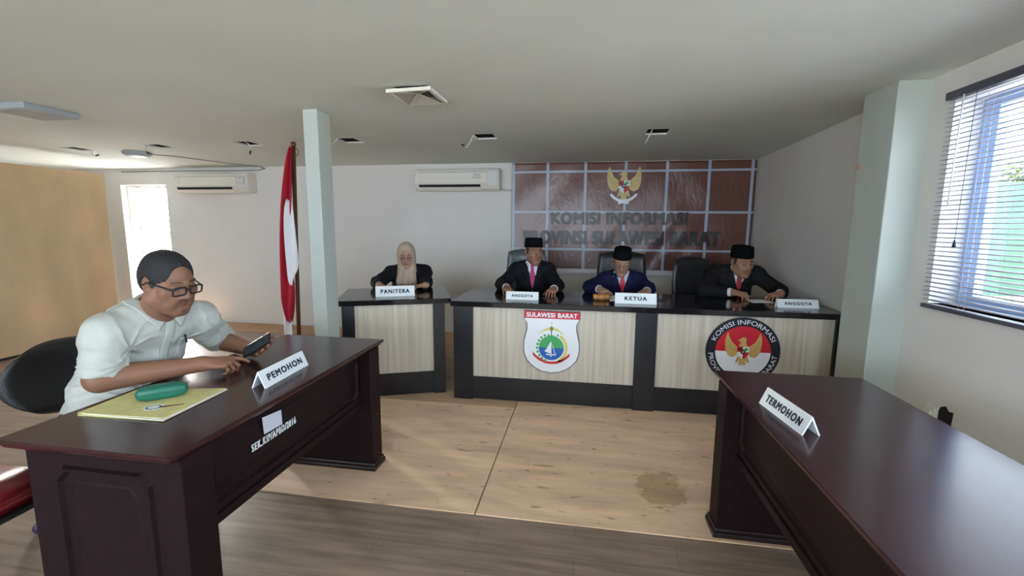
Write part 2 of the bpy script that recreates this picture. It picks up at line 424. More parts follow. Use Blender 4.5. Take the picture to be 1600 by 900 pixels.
# window with a blue frame behind the venetian blind
root = thing('window_2', None, None); root['kind'] = 'structure'
b = MB()
X0, X1 = 2.03, 2.075
for lo, hi in (((X0, RY1-0.10, RZ0), (X1, RY1, RZ1)), ((X0, RY0, RZ0), (X1, RY0+0.06, RZ1)), ((X0, RY0, RZ0), (X1, RY1, RZ0+0.055)), ((X0, RY0, RZ1-0.05), (X1, RY1, RZ1)), ((X0, 1.05, RZ0), (X1, 1.12, RZ1)), ((X0, -0.75, RZ0), (X1, -0.68, RZ1))):
    e_ = 0.0015 if hi[2]-lo[2] < 0.1 else 0.0
    b.box((lo[0]+e_, lo[1], lo[2]), (hi[0]-e_, hi[1], hi[2]), 0.004)
b.build('window_frame', ALU, root)
b = MB(); b.box((2.05, RY0+0.05, RZ0+0.05), (2.054, RY1-0.09, RZ1-0.04)); b.build('window_pane', GLASS, root)
b = MB(); b.box((1.895, RY0, RZ0-0.02), (2.03, RY1, RZ0), 0.003); b.build('window_sill', WALL, root)

bl = thing('venetian_blind', 'grey horizontal slatted blind hung over the wide window beside the column', 'blind', (1.885, 1.72, 1.05))
b = MB(); b.box((-0.022, -4.3, 1.098), (0.012, 1.055, 1.138), 0.004); b.build('headrail', BLINDDARK, bl)
b = MB()
nsl = 44
for i in range(nsl):
    z = 0.045 + 1.035*i/(nsl-1)
    a = rad(-6)
    for k in range(4):
        u0_, u1_ = -0.014 + 0.028*k/4, -0.014 + 0.028*(k+1)/4
        def P(u, y): return (u*math.cos(a), y, z - u*math.sin(a) + 0.0045*(1-(u/0.014)**2))
        b.poly([P(u0_, -4.29), P(u1_, -4.29), P(u1_, 1.045), P(u0_, 1.045)])
o = b.build('slats', BLIND, bl)
md = o.modifiers.new('thick', 'SOLIDIFY'); md.thickness = 0.0009
b = MB(); b.box((-0.014, -4.295, 0.0), (0.014, 1.05, 0.022), 0.004); b.build('bottom_rail', BLINDDARK, bl)
for y in (0.80, 0.25, -0.3, -0.85):
    for x in (-0.013, 0.013):
        b = MB(); b.tube([(x, y, 0.02), (x, y, 1.10)], 0.0010, 5); b.build('ladder_cord', WCABLE, bl)
b = MB(); b.tube([(-0.024, 0.93, 1.10), (-0.026, 0.935, 0.55)], 0.0035, 8); b.build('wand', WHITE, bl)
b = MB(); b.tube([(-0.02, 0.86, 1.10), (-0.022, 0.865, 0.37)], 0.0012, 6); b.lathe([(0.001, 0.335), (0.009, 0.34), (0.003, 0.375)], 10, mtx=Matrix.Translation((-0.022, 0.865, 0))); b.build('pull_cord', BLACK, bl)

# outside the windows
OUTG = mat('outside_grass', (0.13, 0.14, 0.045), 0.9, noise=0.3, nscale=2)
OUTY = mat('outside_pale_yard', (0.40, 0.395, 0.385), 0.9, noise=0.1, nscale=2)
OUTC = mat('outside_concrete', (0.55, 0.54, 0.52), 0.9, noise=0.1)
FENCE = mat('green_fence_sheet', (0.035, 0.095, 0.062), 0.6)
b = MB(); b.box((2.5, -14, -0.5), (60, 60, -0.3)); b.box((-30, 6.4, -0.5), (2.5, 40, -0.3)); b.box((-30, -20, -0.5), (2.5, -3.7, -0.3)); b.box((-30, -3.7, -0.5), (-10.1, 6.4, -0.3))
o = b.build('ground_outside', OUTY); o['kind'] = 'structure'
b = MB(); b.box((6.0, 9.2, -0.3), (22.0, 13.0, -0.26)); o = b.build('lawn_outside', OUTG); o['kind'] = 'structure'
fr = thing('green_fence', 'tall green corrugated sheet fence seen outside through the blind', 'fence', (13.5, 13.2, -0.3), rad(90))
b = MB(); n = 120
A = [(0.03*math.sin(i*1.3), -7+14*i/n) for i in range(n+1)]
for i in range(n):
    (x0, y0), (x1, y1) = A[i], A[i+1]
    b.poly([(x0, y0, 0.1), (x1, y1, 0.1), (x1, y1, 3.0), (x0, y0, 3.0)])
o = b.build('sheet_panel', FENCE, fr); md = o.modifiers.new('t', 'SOLIDIFY'); md.thickness = 0.004
for y in (-6.9, -3.5, 0, 3.5, 6.9):
    b = MB(); b.box((0.05, y-0.04, 0), (0.13, y+0.04, 3.05), 0.005)
    b.build('fence_post', mat('outside_post', (0.35, 0.34, 0.33), 0.7), fr)
tr = thing('leafy_tree', 'green leafy tree behind the outside fence, seen through the blind', 'tree', (14.6, 18.6, -0.3))
b = MB(); b.tube([(0, 0, 0), (0.05, 0.02, 1.6), (0.0, 0.1, 3.0)], [0.14, 0.11, 0.07], 10)
for a in range(5): b.tube([(0, 0.05, 2.0), (0.8*math.cos(a*1.26), 0.8*math.sin(a*1.26), 3.1)], [0.06, 0.025], 8)
b.build('trunk', mat('bark', (0.16, 0.11, 0.07), 0.9), tr)
b = MB()
for i in range(2600):
    p = Vector(rng.normal(size=3)); p.normalize(); p *= (rng.random()**0.4)
    c = Vector((p.x*1.9, p.y*1.9, 3.3+p.z*1.15)); u = Vector(rng.normal(size=3)).normalized(); v = u.orthogonal().normalized(); s = 0.10+0.07*rng.random()
    b.poly([c-u*s, c+v*s*0.5, c+u*s, c-v*s*0.5])
b.build('foliage', mat('leaf_green', (0.035, 0.07, 0.014), 0.6), tr)
hs = thing('low_house', 'pale house with a brown pitched roof far outside the blind window', 'house', (22.0, 31.5, -0.3))
b = MB(); b.box((-3, -4, 0), (3, 4, 2.7)); b.build('wall', mat('house_wall', (0.18, 0.17, 0.16), 0.8), hs)
b = MB(); b.prism([(-3.6, 2.65), (3.6, 2.65), (0, 4.3)], lambda u, v, d: (u, d, v), -4.4, 4.4); b.build('roof', mat('house_roof', (0.08, 0.055, 0.04), 0.8), hs)
# railing and greenery outside the tall back window
rl = thing('balcony_railing', 'white slatted railing outside the tall back window', 'railing', (-9.5, 8.9, -0.3))
b = MB()
b.box((-2.5, -0.03, 1.34), (2.5, 0.03, 1.40)); b.box((-2.5, -0.03, 0.35), (2.5, 0.03, 0.40))
for i in range(41): b.box((-2.5+i*0.125-0.018, -0.012, 0.0 if i % 10 == 0 else 0.38), (-2.5+i*0.125+0.018, 0.012, 1.36))
b.build('bars', WHITE, rl)
def shrub(loc, s, label):
    t = thing('leafy_shrub', label, 'shrub', loc)
    b = MB(); b.tube([(0, 0, 0), (0.02, 0, s*0.8)], [0.05, 0.02], 8); b.build('stem', mat('bark', (0.16, 0.11, 0.07), 0.9), t)
    b = MB()
    for i in range(700):
        p = Vector(rng.normal(size=3)); p.normalize(); p *= rng.random()**0.4
        c = Vector((p.x*s*0.9, p.y*s*0.9, s*1.0+p.z*s*0.55)); u = Vector(rng.normal(size=3)).normalized(); v = u.orthogonal().normalized(); q = 0.10
        b.poly([c-u*q, c+v*q*0.5, c+u*q, c-v*q*0.5])
    b.build('foliage', mat('pale_leaf', (0.16, 0.32, 0.12), 0.6), t)
shrub((-14.2, 14.0, -0.3), 1.55, 'pale green bush beyond the railing, seen in the tall back window')

# plywood partition board on the left
pb = MB(); pb.box((-6.20, 2.75, 0.0), (-6.175, 4.97, 2.12), 0.002, seg=1)
o = pb.build('plywood_board', BOARDM); tag(o, 'tall bare tan plywood board standing by the left edge, beside the back window', 'board')
pb = MB(); pb.box((-6.1752, 3.0, 0.0), (-6.165, 4.965, 0.025), 0.002); pb.build('bottom_strip', BLACK, o)

# ------------------------------------------------------------------ ceiling fittings
def ceil_hole(i, x, y, wire, label):
    t = thing('ceiling_lamp_opening', label, 'ceiling hole', (x, y, ZC), 0, 'square openings in the ceiling')
    b = MB()
    z0, z1 = 0.0145, 0.10
    for lo, hi in (((-HW-0.012, -HD-0.012, z0), (-HW, HD+0.012, z1)), ((HW, -HD-0.012, z0), (HW+0.012, HD+0.012, z1)), ((-HW, -HD-0.012, z0), (HW, -HD, z1)), ((-HW, HD, z0), (HW, HD+0.012, z1)), ((-HW-0.012, -HD-0.012, z1), (HW+0.012, HD+0.012, z1+0.01))):
        b.box(lo, hi)
    b.build('recess', DARKVOID, t)
    b = MB(); b.tube([Vector(p) for p in wire], 0.005, 7); b.build('wire', WCABLE, t)
    if i != 5:
        e = Vector(wire[-1]); d = (e-Vector(wire[-2])).normalized()
        b = MB(); b.tube([e-d*0.004, e+d*0.035], 0.0075, 8); b.build('wire_connector', BLACK, t)
W = [
 [(0.04, 0.02, 0.09), (0.09, 0.07, 0.0), (0.13, 0.04, -0.035), (0.17, 0.02, -0.075), (0.21, 0.02, -0.07)],
 [(-0.05, -0.06, 0.09), (-0.085, -0.07, 0.0), (-0.12, -0.06, -0.03), (-0.14, -0.03, -0.055)],
 [(0.02, -0.02, 0.09), (0.035, -0.08, 0.0), (0.08, -0.09, -0.02), (0.10, -0.09, -0.06), (0.10, -0.10, -0.09)],
 [(-0.06, -0.02, 0.09), (-0.09, -0.08, 0.0), (-0.14, -0.10, -0.06), (-0.20, -0.09, -0.05), (-0.245, -0.08, -0.03)],
 [(-0.07, -0.03, 0.09), (-0.09, -0.09, -0.005), (-0.12, -0.10, -0.07), (-0.15, -0.1, -0.11), (-0.17, -0.10, -0.10)],
 [(-0.05, -0.03, 0.09), (-0.055, -0.06, 0.0), (-0.09, -0.10, -0.07), (-0.115, -0.11, -0.12)],
]
LB = ['square ceiling opening with a dangling wire, nearest the plywood board', 'square ceiling opening just behind the small round ceiling lamp',
      'square ceiling opening left of the flag, its short wire hanging straight down', 'square ceiling opening just right of the white pillar',
      'square ceiling opening between the air conditioner and the banner', 'square ceiling opening above the eagle emblem of the banner']
for i, (x, y) in enumerate(HOLES): ceil_hole(i, x, y, W[i], LB[i])

# tilted square ceiling diffuser
t = thing('ceiling_diffuser', 'square cream air diffuser hanging loose below the ceiling near the pillar', 'ceiling diffuser', (FIX[0], FIX[1], ZC))
b = MB(); a_, c_ = 0.14, 0.17
outer = [(-a_, -c_), (a_, -c_), (a_, c_), (-a_, c_)]; inn = [(-a_+0.02, -c_+0.02), (a_-0.02, -c_+0.02), (a_-0.02, c_-0.02), (-a_+0.02, c_-0.02)]
zt, zb = -0.012, -0.032
for i in range(4):
    j = (i+1) % 4
    b.poly([(*outer[i], zb), (*outer[j], zb), (*inn[j], zb), (*inn[i], zb)]); b.poly([(*outer[i], zt), (*outer[j], zt), (*outer[j], zb), (*outer[i], zb)])
    b.poly([(*outer[i], zt), (*inn[i], zt), (*inn[j], zt), (*outer[j], zt)]); b.poly([(*inn[i], zt), (*inn[i], zb), (*inn[j], zb), (*inn[j], zt)])
o = b.build('diffuser_frame', CREAM, t); o.rotation_euler = (rad(1.5), rad(-1.5), 0)
b = MB()
# four louvred fields rising towards the middle
LOUV = mat('louvre_grey', (0.40, 0.38, 0.33), 0.6)
for i in range(4):
    j = (i+1) % 4
    for k in range(6):
        f0, f1 = k/6.3, (k+0.72)/6.3
        def lp(p, f, dz): return (p[0]*(1-f), p[1]*(1-f), -0.030+0.028*f+dz)
        b.poly([lp(inn[i], f0, 0), lp(inn[j], f0, 0), lp(inn[j], f1, 0.010), lp(inn[i], f1, 0.010)])
o = b.build('louvres', LOUV, t); md = o.modifiers.new('t', 'SOLIDIFY'); md.thickness = 0.002
b = MB()
for p in inn: b.tube([(p[0], p[1], -0.031), (0, 0, -0.004)], 0.0035, 6)
b.lathe([(0.0, -0.012), (0.012, -0.01), (0.012, 0.0)], 12); b.build('cross_bars', CREAM, t)
for x, y in ((-0.08, -0.10), (0.09, -0.11), (0.0, 0.12)):
    b = MB(); b.tube([(x, y, -0.014), (x+0.01, y-0.01, 0.03), (x, y, 0.09)], 0.004, 6); b.build('hanger_wire', BLACK, t)

t = thing('panel_lamp', 'flat grey square panel lamp on the ceiling above the plywood board', 'ceiling lamp', (-4.01, 2.79, ZC))
b = MB(); b.box((-0.165, -0.175, -0.045), (0.165, 0.175, 0.0), 0.008); b.build('housing', PANELGREY, t)
b = MB(); b.box((-0.145, -0.155, -0.048), (0.145, 0.155, -0.0445), 0.001); b.build('cover', mat('grey_diffuser', (0.42, 0.47, 0.50), 0.35), t)
t = thing('round_lamp', 'small round white ceiling lamp with a loose cable', 'ceiling lamp', (-5.17, 4.56, ZC))
b = MB(); b.lathe([(0.0, -0.052), (0.10, -0.048), (0.135, -0.03), (0.14, -0.006), (0.13, 0.0)], 36); b.build('housing', PANELGREY, t)
b = MB(); b.lathe([(0.0, -0.056), (0.085, -0.0535), (0.095, -0.049), (0.09, -0.046)], 36); b.build('lens_cover', WHITE, t)
b = MB(); b.tube([(0.12, 0.02, -0.02), (0.25, 0.3, -0.012), (0.45, 0.75, -0.02), (0.62, 1.22, -0.012), (0.64, 1.30, -0.03), (0.5, 1.312, -0.05), (-0.6, 1.312, -0.045), (-1.8, 1.312, -0.042)], 0.006, 7); b.build('cable', CABLE, t)

# ------------------------------------------------------------------ air conditioners
def aircon(x0, x1, z0, z1, label, marks):
    w = x1-x0; h = z1-z0
    t = thing('air_conditioner', label, 'air conditioner', ((x0+x1)/2, YB, z0), 0, 'wall air conditioners')
    prof = [(0, 0.02), (-0.10, 0.0), (-0.165, 0.03), (-0.19, 0.09), (-0.195, h*0.62), (-0.185, h-0.03), (-0.16, h), (0, h)]
    b = MB(); b.prism(prof, lambda u, v, d: (d, u, v), -w/2, w/2)
    o = b.build('body', CREAM, t); md = o.modifiers.new('bev', 'BEVEL'); md.width = 0.012; md.segments = 3; md.limit_method = 'ANGLE'; md.angle_limit = rad(50)
    b = MB(); b.box((-w/2+0.05, -0.203, 0.095), (w/2-0.16, -0.188, h-0.045), 0.006); b.build('front_panel', CREAM, t)
    b = MB(); b.box((-w/2+0.05, -0.206, h-0.058), (w/2-0.16, -0.19, h-0.050)); b.build('panel_groove', PANELGREY, t)
    b = MB(); b.prism([(-0.188, 0.082), (-0.168, 0.036), (-0.172, 0.034), (-0.192, 0.082)], lambda u, v, d: (d, u-0.002, v), -w/2+0.06, w/2-0.25); b.build('air_outlet', DARKVOID, t)
    b = MB(); b.prism([(-0.178, 0.050), (-0.150, 0.012), (-0.156, 0.009), (-0.186, 0.048)], lambda u, v, d: (d, u-0.006, v), -w/2+0.05, w/2-0.24); b.build('louvre_flap', CREAM, t)
    b = MB(); b.box((w/2-0.15, -0.201, 0.06), (w/2-0.02, -0.188, h-0.05), 0.005); b.build('control_panel', mat('pale_grey_plastic', (0.66, 0.67, 0.66), 0.4), t)
    return t, w, h
t, w, h = aircon(-5.905, -4.70, 1.93, 2.215, 'cream wall air conditioner between the tall window and the flag', 0)
b = MB()
b.bm.free()
for lo, hi in [((w/2-0.055, -0.2035, 0.12), (w/2-0.04, -0.2005, 0.23)), ((w/2-0.115, -0.2035, 0.20), (w/2-0.085, -0.2005, 0.225)), ((w/2-0.11, -0.2035, 0.13), (w/2-0.09, -0.2005, 0.145))] + [((-w/2+0.09, -0.2055, 0.15+i*0.033), (-w/2+0.13, -0.2025, 0.156+i*0.033)) for i in range(3)]:
    b = MB(); b.box(lo, hi); b.build('marking', PANELGREY, t)
t, w, h = aircon(-2.225, -1.085, 1.94, 2.23, 'cream wall air conditioner beside the brown banner', 1)
for i, (a0, a1) in enumerate(((0.0, 0.12), (0.02, 0.11), (0.02, 0.12))):
    b = MB(); b.box((w/2-0.36+a0, -0.206, 0.16+i*0.022), (w/2-0.36+a1, -0.2025, 0.17+i*0.022)); b.build('marking', PANELGREY, t)
b = MB(); b.lathe([(0, -0.206), (0.008, -0.204), (0.008, -0.198)], 12, mtx=Matrix.Translation((w/2-0.06, 0, 0.09)) @ Matrix.Rotation(rad(-90), 4, 'X') @ Matrix.Translation((0, 0, 0))); b.bm.free()
b = MB(); b.box((w/2-0.07, -0.204, 0.082), (w/2-0.05, -0.2, 0.095), 0.003); b.build('indicator_light', WHITE, t)
b = MB(); b.tube([(w/2-0.03, -0.02, 0.04), (w/2+0.05, -0.012, 0.02), (w/2+0.14, -0.01, 0.018)], 0.012, 8); b.build('drain_pipe', WCABLE, t)

# wall bits: broken socket hole on the right wall, pink clay dab on the column
t = thing('broken_socket', 'broken open wall socket with a dark jagged hole, low on the right wall', 'wall socket', (1.9, 2.56, 0.48))
b = MB(); b.prism([(-0.045, -0.05), (0.04, -0.055), (0.052, 0.0), (0.03, 0.045), (0.0, 0.06), (-0.02, 0.04), (-0.05, 0.045)], lambda u, v, d: (d, u-0.02, v+0.02), -0.002, 0.0005); b.build('hole', DARKVOID, t)
b = MB(); b.box((-0.022, 0.02, -0.06), (0.0, 0.085, 0.055), 0.004); b.box((-0.035, 0.035, -0.03), (-0.02, 0.07, 0.03), 0.004); b.build('socket_plate', CREAM, t)
b = MB(); b.lathe([(0.0, 0.0), (0.012, 0.003), (0.018, 0.01), (0.02, 0.014)], 14, mtx=Matrix.Translation((1.733, 3.22, 1.87)) @ Matrix.Rotation(rad(-90), 4, 'Y') @ Matrix.Translation((0, 0, -0.004)))
tag(b.build('wall_hook', mat('pink_plastic', (0.62, 0.36, 0.26), 0.5)), 'small pinkish round hook on the left face of the right column', 'hook')
b = MB(); b.box((-4.28, YB-0.012, 2.03), (-4.20, YB+0.001, 2.05), 0.003); tag(b.build('pipe_stub', mat('pink_plastic', (0.62, 0.36, 0.26), 0.5)), 'small pinkish pipe end on the back wall right of the left air conditioner', 'pipe')
# ------------------------------------------------------------------ banner
BX0, BX1, BZ0, BZ1, BY = -0.945, 2.035, 0.865, 2.30, 5.872
def bwarp(x, z):
    u = (x-BX0)/(BX1-BX0); v = (z-BZ0)/(BZ1-BZ0)
    a = 0.006*math.sin(9*u+3*v) + 0.004*math.sin(23*u-13*v+1) * max(0, 1-abs(u-0.66)*2.2)
    a += 0.0035*math.sin(60*u-22*v) * max(0, 1-((u-0.60)/0.22)**2) * max(0, 1-((v-0.30)/0.4)**2)
    a += 0.003*math.sin(34*(u+0.35*v)) * max(0, 1-((u-0.80)/0.25)**2)
    a += 0.003*math.sin(28*(u-0.5*v)) * max(0, 1-((u-0.15)/0.2)**2)
    return BY - 0.018 + a
def bcols():
    m, t, b_ = _new('brown_banner_vinyl'); b_.inputs['Base Color'].default_value = (0.145, 0.060, 0.046, 1); b_.inputs['Roughness'].default_value = 0.27
    c = t.nodes.new('ShaderNodeTexCoord'); mp = t.nodes.new('ShaderNodeMapping'); mp.inputs['Scale'].default_value = (3.0, 1, 1.2); mp.inputs['Rotation'].default_value = (0, rad(35), 0)
    n = t.nodes.new('ShaderNodeTexNoise'); n.inputs['Scale'].default_value = 5; n.inputs['Detail'].default_value = 6; n.inputs['Distortion'].default_value = 1.2
    bp = t.nodes.new('ShaderNodeBump'); bp.inputs['Strength'].default_value = 0.2; bp.inputs['Distance'].default_value = 0.02
    t.links.new(c.outputs['Object'], mp.inputs[0]); t.links.new(mp.outputs[0], n.inputs['Vector']); t.links.new(n.outputs['Fac'], bp.inputs['Height']); t.links.new(bp.outputs[0], b_.inputs['Normal'])
    return m
BROWN = bcols(); BLINE = mat('pale_blue_print', (0.36, 0.42, 0.52), 0.35); BWHITE = mat('white_banner_hem', (0.72, 0.73, 0.80), 0.4)
bn = thing('banner', 'wide brown vinyl banner with pale grid lines and eagle emblem on the back wall', 'banner', (0, 0, 0))
b = MB()
vl = [-0.945+0.02, -0.475, 0.005, 0.505, 1.005, 1.50, 1.99]; hl = [2.185, 1.675, 1.195]
lw = 0.017
xs = set(np.linspace(BX0, BX1, 121)); zs = set(np.linspace(BZ0, BZ1, 60))
for x in vl: xs |= {x-lw, x+lw}
for z in hl: zs |= {z-lw*0.8, z+lw*0.8}
zs |= {BZ0+0.075}
xs = sorted(xs); zs = sorted(zs)
G = [[b.bm.verts.new((x, bwarp(x, z), z)) for z in zs] for x in xs]
for i in range(len(xs)-1):
    for j in range(len(zs)-1):
        cx = (xs[i]+xs[i+1])/2; cz = (zs[j]+zs[j+1])/2
        mi = 0
        if any(abs(cx-x) < lw for x in vl) or any(abs(cz-z) < lw*0.8 for z in hl): mi = 1
        if cz < BZ0+0.075: mi = 2
        f = b.bm.faces.new([G[i][j], G[i+1][j], G[i+1][j+1], G[i][j+1]]); f.material_index = mi; f.smooth = True
o = b.build('banner_sheet', [BROWN, BLINE, BWHITE], bn); md = o.modifiers.new('t', 'SOLIDIFY'); md.thickness = 0.0015; md.offset = 0
def banner_text(s, x0, x1, z0, z1):
    T = text_fit(s, x1-x0, z1-z0, 0.0012, bold=0.07, spacing=1.08)
    bmesh.ops.triangulate(T, faces=T.faces[:])
    bmesh.ops.subdivide_edges(T, edges=[e for e in T.edges if e.calc_length() > 0.05], cuts=2)
    b = MB()
    for v in T.verts:
        x = (x0+x1)/2+v.co.x; z = (z0+z1)/2+v.co.y
        v.co = (x, bwarp(x, z)-0.004-v.co.z, z)
    b.merge(T); return b.build('lettering', mat('banner_dark_print', (0.030, 0.022, 0.022), 0.35), bn)
banner_text('KOMISI INFORMASI', -0.425, 1.285, 1.515, 1.675)
banner_text('PROVINSI SULAWESI BARAT', -0.79, 1.685, 1.255, 1.44)

# the eagle emblem, built flat in (u right, v up), unit height about 1
def mirror(p): return [(-u, v) for u, v in p][::-1]
WING = [(0.14, 0.02), (0.22, 0.12), (0.34, 0.22), (0.44, 0.40), (0.49, 0.56), (0.545, 0.42), (0.56, 0.26), (0.555, 0.08), (0.52, -0.10), (0.45, -0.21), (0.36, -0.27), (0.27, -0.26), (0.17, -0.18)]
BODY = [(-0.13, 0.05), (-0.12, 0.16), (-0.07, 0.22), (-0.10, 0.27), (-0.165, 0.26), (-0.15, 0.31), (-0.09, 0.345), (-0.06, 0.39), (0.04, 0.40), (0.085, 0.36), (0.08, 0.22), (0.12, 0.14), (0.13, 0.02), (0.14, -0.20), (0.19, -0.36), (0.22, -0.46), (0.16, -0.45), (0.10, -0.36), (0.11, -0.52), (0.0, -0.58), (-0.11, -0.52), (-0.10, -0.36), (-0.16, -0.45), (-0.22, -0.46), (-0.19, -0.36), (-0.14, -0.20)]
SH = [(-0.185, 0.09), (0.185, 0.09), (0.185, -0.12), (0.13, -0.24), (0.0, -0.34), (-0.13, -0.24), (-0.185, -0.12)]
RIB = [(-0.46, -0.36), (-0.42, -0.44), (-0.30, -0.54), (-0.16, -0.62), (-0.18, -0.70), (0.0, -0.66), (0.18, -0.70), (0.16, -0.62), (0.30, -0.54), (0.42, -0.44), (0.46, -0.36), (0.40, -0.34), (0.26, -0.46), (0.12, -0.53), (-0.12, -0.53), (-0.26, -0.46), (-0.40, -0.34)]
def eagle(parent, fn, s, th, gold):
    def P(mb, pts, a, c, mi=0): mb.prism([(u*s, v*s) for u, v in pts], fn, a*th, c*th, mi)
    e = MB(); P(e, WING, 0, 1); P(e, mirror(WING), 0, 1); P(e, BODY, 0, 1.5); em = e.build('eagle', gold, parent)
    # feather lines cut as slim ridges
    for sg in (-1, 1):
        e = MB()
        for k in range(5):
            x = 0.22+0.065*k; e_pts = [(sg*(x), 0.02+0.07*k-0.22), (sg*(x+0.012), 0.02+0.07*k-0.22), (sg*(x+0.055), 0.10+0.08*k), (sg*(x+0.043), 0.10+0.08*k)]
            P(e, e_pts if sg > 0 else e_pts[::-1], 0.9, 1.3)
        e.build('feathers', mat('dark_gold', (0.40, 0.26, 0.09), 0.5), em)
    e = MB()
    P(e, [(-0.185, 0.09), (0, 0.09), (0, -0.09), (-0.185, -0.09)], 1.4, 2.2, 0); P(e, [(0, 0.09), (0.185, 0.09), (0.185, -0.09), (0, -0.09)], 1.4, 2.2, 1)
    P(e, [(-0.185, -0.09), (0, -0.09), (0, -0.34), (-0.13, -0.24), (-0.185, -0.12)], 1.4, 2.2, 1); P(e, [(0, -0.09), (0.185, -0.09), (0.185, -0.12), (0.13, -0.24), (0, -0.34)], 1.4, 2.2, 0)
    P(e, [(0.09+0.06*math.cos(a), 0.005+0.055*math.sin(a)) for a in np.linspace(0, 2*PI, 14, endpoint=False)], 2.2, 2.6, 3)
    P(e, [(-0.10+0.05*math.cos(a), 0.0+0.045*math.sin(a)) for a in np.linspace(0, 2*PI, 10, endpoint=False)], 2.2, 2.6, 2)
    P(e, [(0.085*math.cos(a), -0.085+0.085*math.sin(a)) for a in np.linspace(PI/2, 2.5*PI, 6, endpoint=False)], 2.2, 3.0, 2)
    P(e, [(r*math.cos(a), -0.085+r*math.sin(a)) for k in range(10) for r, a in [((0.045 if k % 2 == 0 else 0.018), PI/2+k*PI/5)]], 3.0, 3.4, 4)
    e.build('shield', [REDP, WHITEP, NAVYTXT, GREENP, YELP], em)
    e = MB(); P(e, RIB, 1.0, 1.9); e.build('ribbon', WHITEP, em)
    return em
BEX, BEZ = 0.488, 2.035
eagle(bn, lambda u, v, d: (BEX+u, bwarp(BEX+u, BEZ+v)-0.003-d, BEZ+v), 0.375, 0.0016, PALEGOLD)

# ------------------------------------------------------------------ judges' bench and clerk's desk
def bench(name, label, W_, D_, posts, loc, rz, toplabel=None):
    """front edge along local x at y=0, depth to +y; top at 0.86"""
    t = thing(name, label, 'desk', loc, rz)
    b = MB(); b.box((-W_/2, -0.03, 0.815), (W_/2, D_, 0.86), 0.003); b.build('worktop', BENCHTOP, t)
    for x0, x1 in posts:
        b = MB(); b.box((x0, -0.005, 0.0), (x1, 0.10, 0.8155), 0.002, seg=1); b.build('front_post', BENCHBLK, t)
    for (a0, a1), (c0, c1) in zip(posts[:-1], posts[1:]):
        b = MB(); b.box((a1-0.005, 0.022, 0.2), (c0+0.005, 0.045, 0.8155)); b.build('front_panel', BENCHPANEL, t)
        b = MB(); b.box((a1-0.005, 0.012, 0.008), (c0+0.005, 0.05, 0.205), 0.002, seg=1); b.build('plinth', BENCHBLK, t)
    for x0, x1 in (posts[0], posts[-1]):
        s = (x0+x1)/2
        b = MB(); b.box((s-0.015, 0.09, 0.0), (s+0.015, D_-0.03, 0.8155), 0.002, seg=1); b.build('side_panel', BENCHBLK, t)
    return t
BXC = (-1.085+1.935)/2; BW = 1.935+1.085
jb = bench('judges_bench', 'long black-topped bench with pale wood front where the three men sit', BW, 0.75, [(-1.065-BXC, -0.898-BXC), (0.43-BXC, 0.595-BXC), (1.87-BXC, 1.925-BXC)], (BXC, 3.545, 0), 0)
ang = math.atan2(3.648-3.295, 1.114*-1+1.996)
px, py = (-1.996-1.114)/2, (3.295+3.648)/2
cd = bench('clerk_desk', 'smaller black-topped desk with pale wood front, angled beside the white pillar', 0.95, 0.745, [(-0.43, -0.33), (0.32, 0.42)], (px-0.03*math.sin(ang)+0.0, py+0.03*math.cos(ang), 0), ang)

# emblems on the bench front (bench local -> world: y = 3.545)
PFY = 3.545+0.022
sh = thing('shield_emblem', 'white shield emblem with red top band on the bench front', 'emblem', (-0.235, PFY, 0.545))
SHX, SHT, SHB = 0.228, 0.252, -0.272
side = [(0.228, 0.252), (0.228, 0.185), (0.212, 0.165), (0.203, 0.14), (0.205, 0.10), (0.215, 0.055), (0.228, 0.0), (0.233, -0.06), (0.226, -0.115), (0.205, -0.165), (0.170, -0.205), (0.125, -0.238), (0.07, -0.262), (0.0, -0.272)]
outl = side + [(-u, v) for u, v in side[::-1][1:]]
fn = lambda u, v, d: (u, -d, v)
b = MB(); b.prism(outl, fn, 0.0, 0.016); b.build('backing', NAVYTXT, sh)
b = MB(); b.prism([(u*0.975, v*0.978) for u, v in outl], fn, 0.016, 0.018); b.build('shield_face', WHITEP, sh)
b = MB(); b.prism([(-0.226, 0.248), (0.226, 0.248), (0.226, 0.19), (-0.226, 0.19)], fn, 0.018, 0.0205); b.build('title_band', REDP, sh)
T = text_fit('SULAWESI BARAT', 0.415, 0.038, 0.0012, bold=0.05, spacing=1.1); b = MB(); b.merge(T, 0, frame_mtx((0, -0.0206, 0.219), (1, 0, 0), (0, 0, 1))); b.build('lettering', WHITEP, sh)
def disc(r, n=48, cx=0, cz=0, a0=0, a1=2*PI): return [(cx+r*math.cos(a), cz+r*math.sin(a)) for a in np.linspace(a0, a1, n, endpoint=(a1-a0 < 6.2))]
b = MB()
CZ = -0.055
b.prism(disc(0.103, 40, 0, CZ, 0, PI), fn, 0.018, 0.0200, 0); b.prism(disc(0.103, 40, 0, CZ, PI, 2*PI), fn, 0.018, 0.0200, 1)
hills = [(-0.1, CZ+0.012), (-0.085, CZ+0.06), (-0.05, CZ+0.085), (-0.02, CZ+0.105), (0.02, CZ+0.105), (0.05, CZ+0.085), (0.085, CZ+0.055), (0.1, CZ+0.012)]
b.prism(hills, fn, 0.0200, 0.0204, 0)
b.build('island_disc', [GREENP, BLUEP], sh)
b = MB()
b.prism([(-0.006, CZ+0.05), (0.0, CZ+0.055), (0.003, CZ-0.045), (-0.015, CZ-0.045), (-0.055, CZ-0.03), (-0.03, CZ+0.005)], fn, 0.0204, 0.0220)
b.prism([(0.006, CZ+0.03), (0.009, CZ+0.03), (0.036, CZ-0.05), (0.030, CZ-0.05)], fn, 0.0204, 0.0220)
b.prism([(-0.045, CZ-0.052), (0.045, CZ-0.052), (0.035, CZ-0.062), (-0.035, CZ-0.062)], fn, 0.0204, 0.0220)
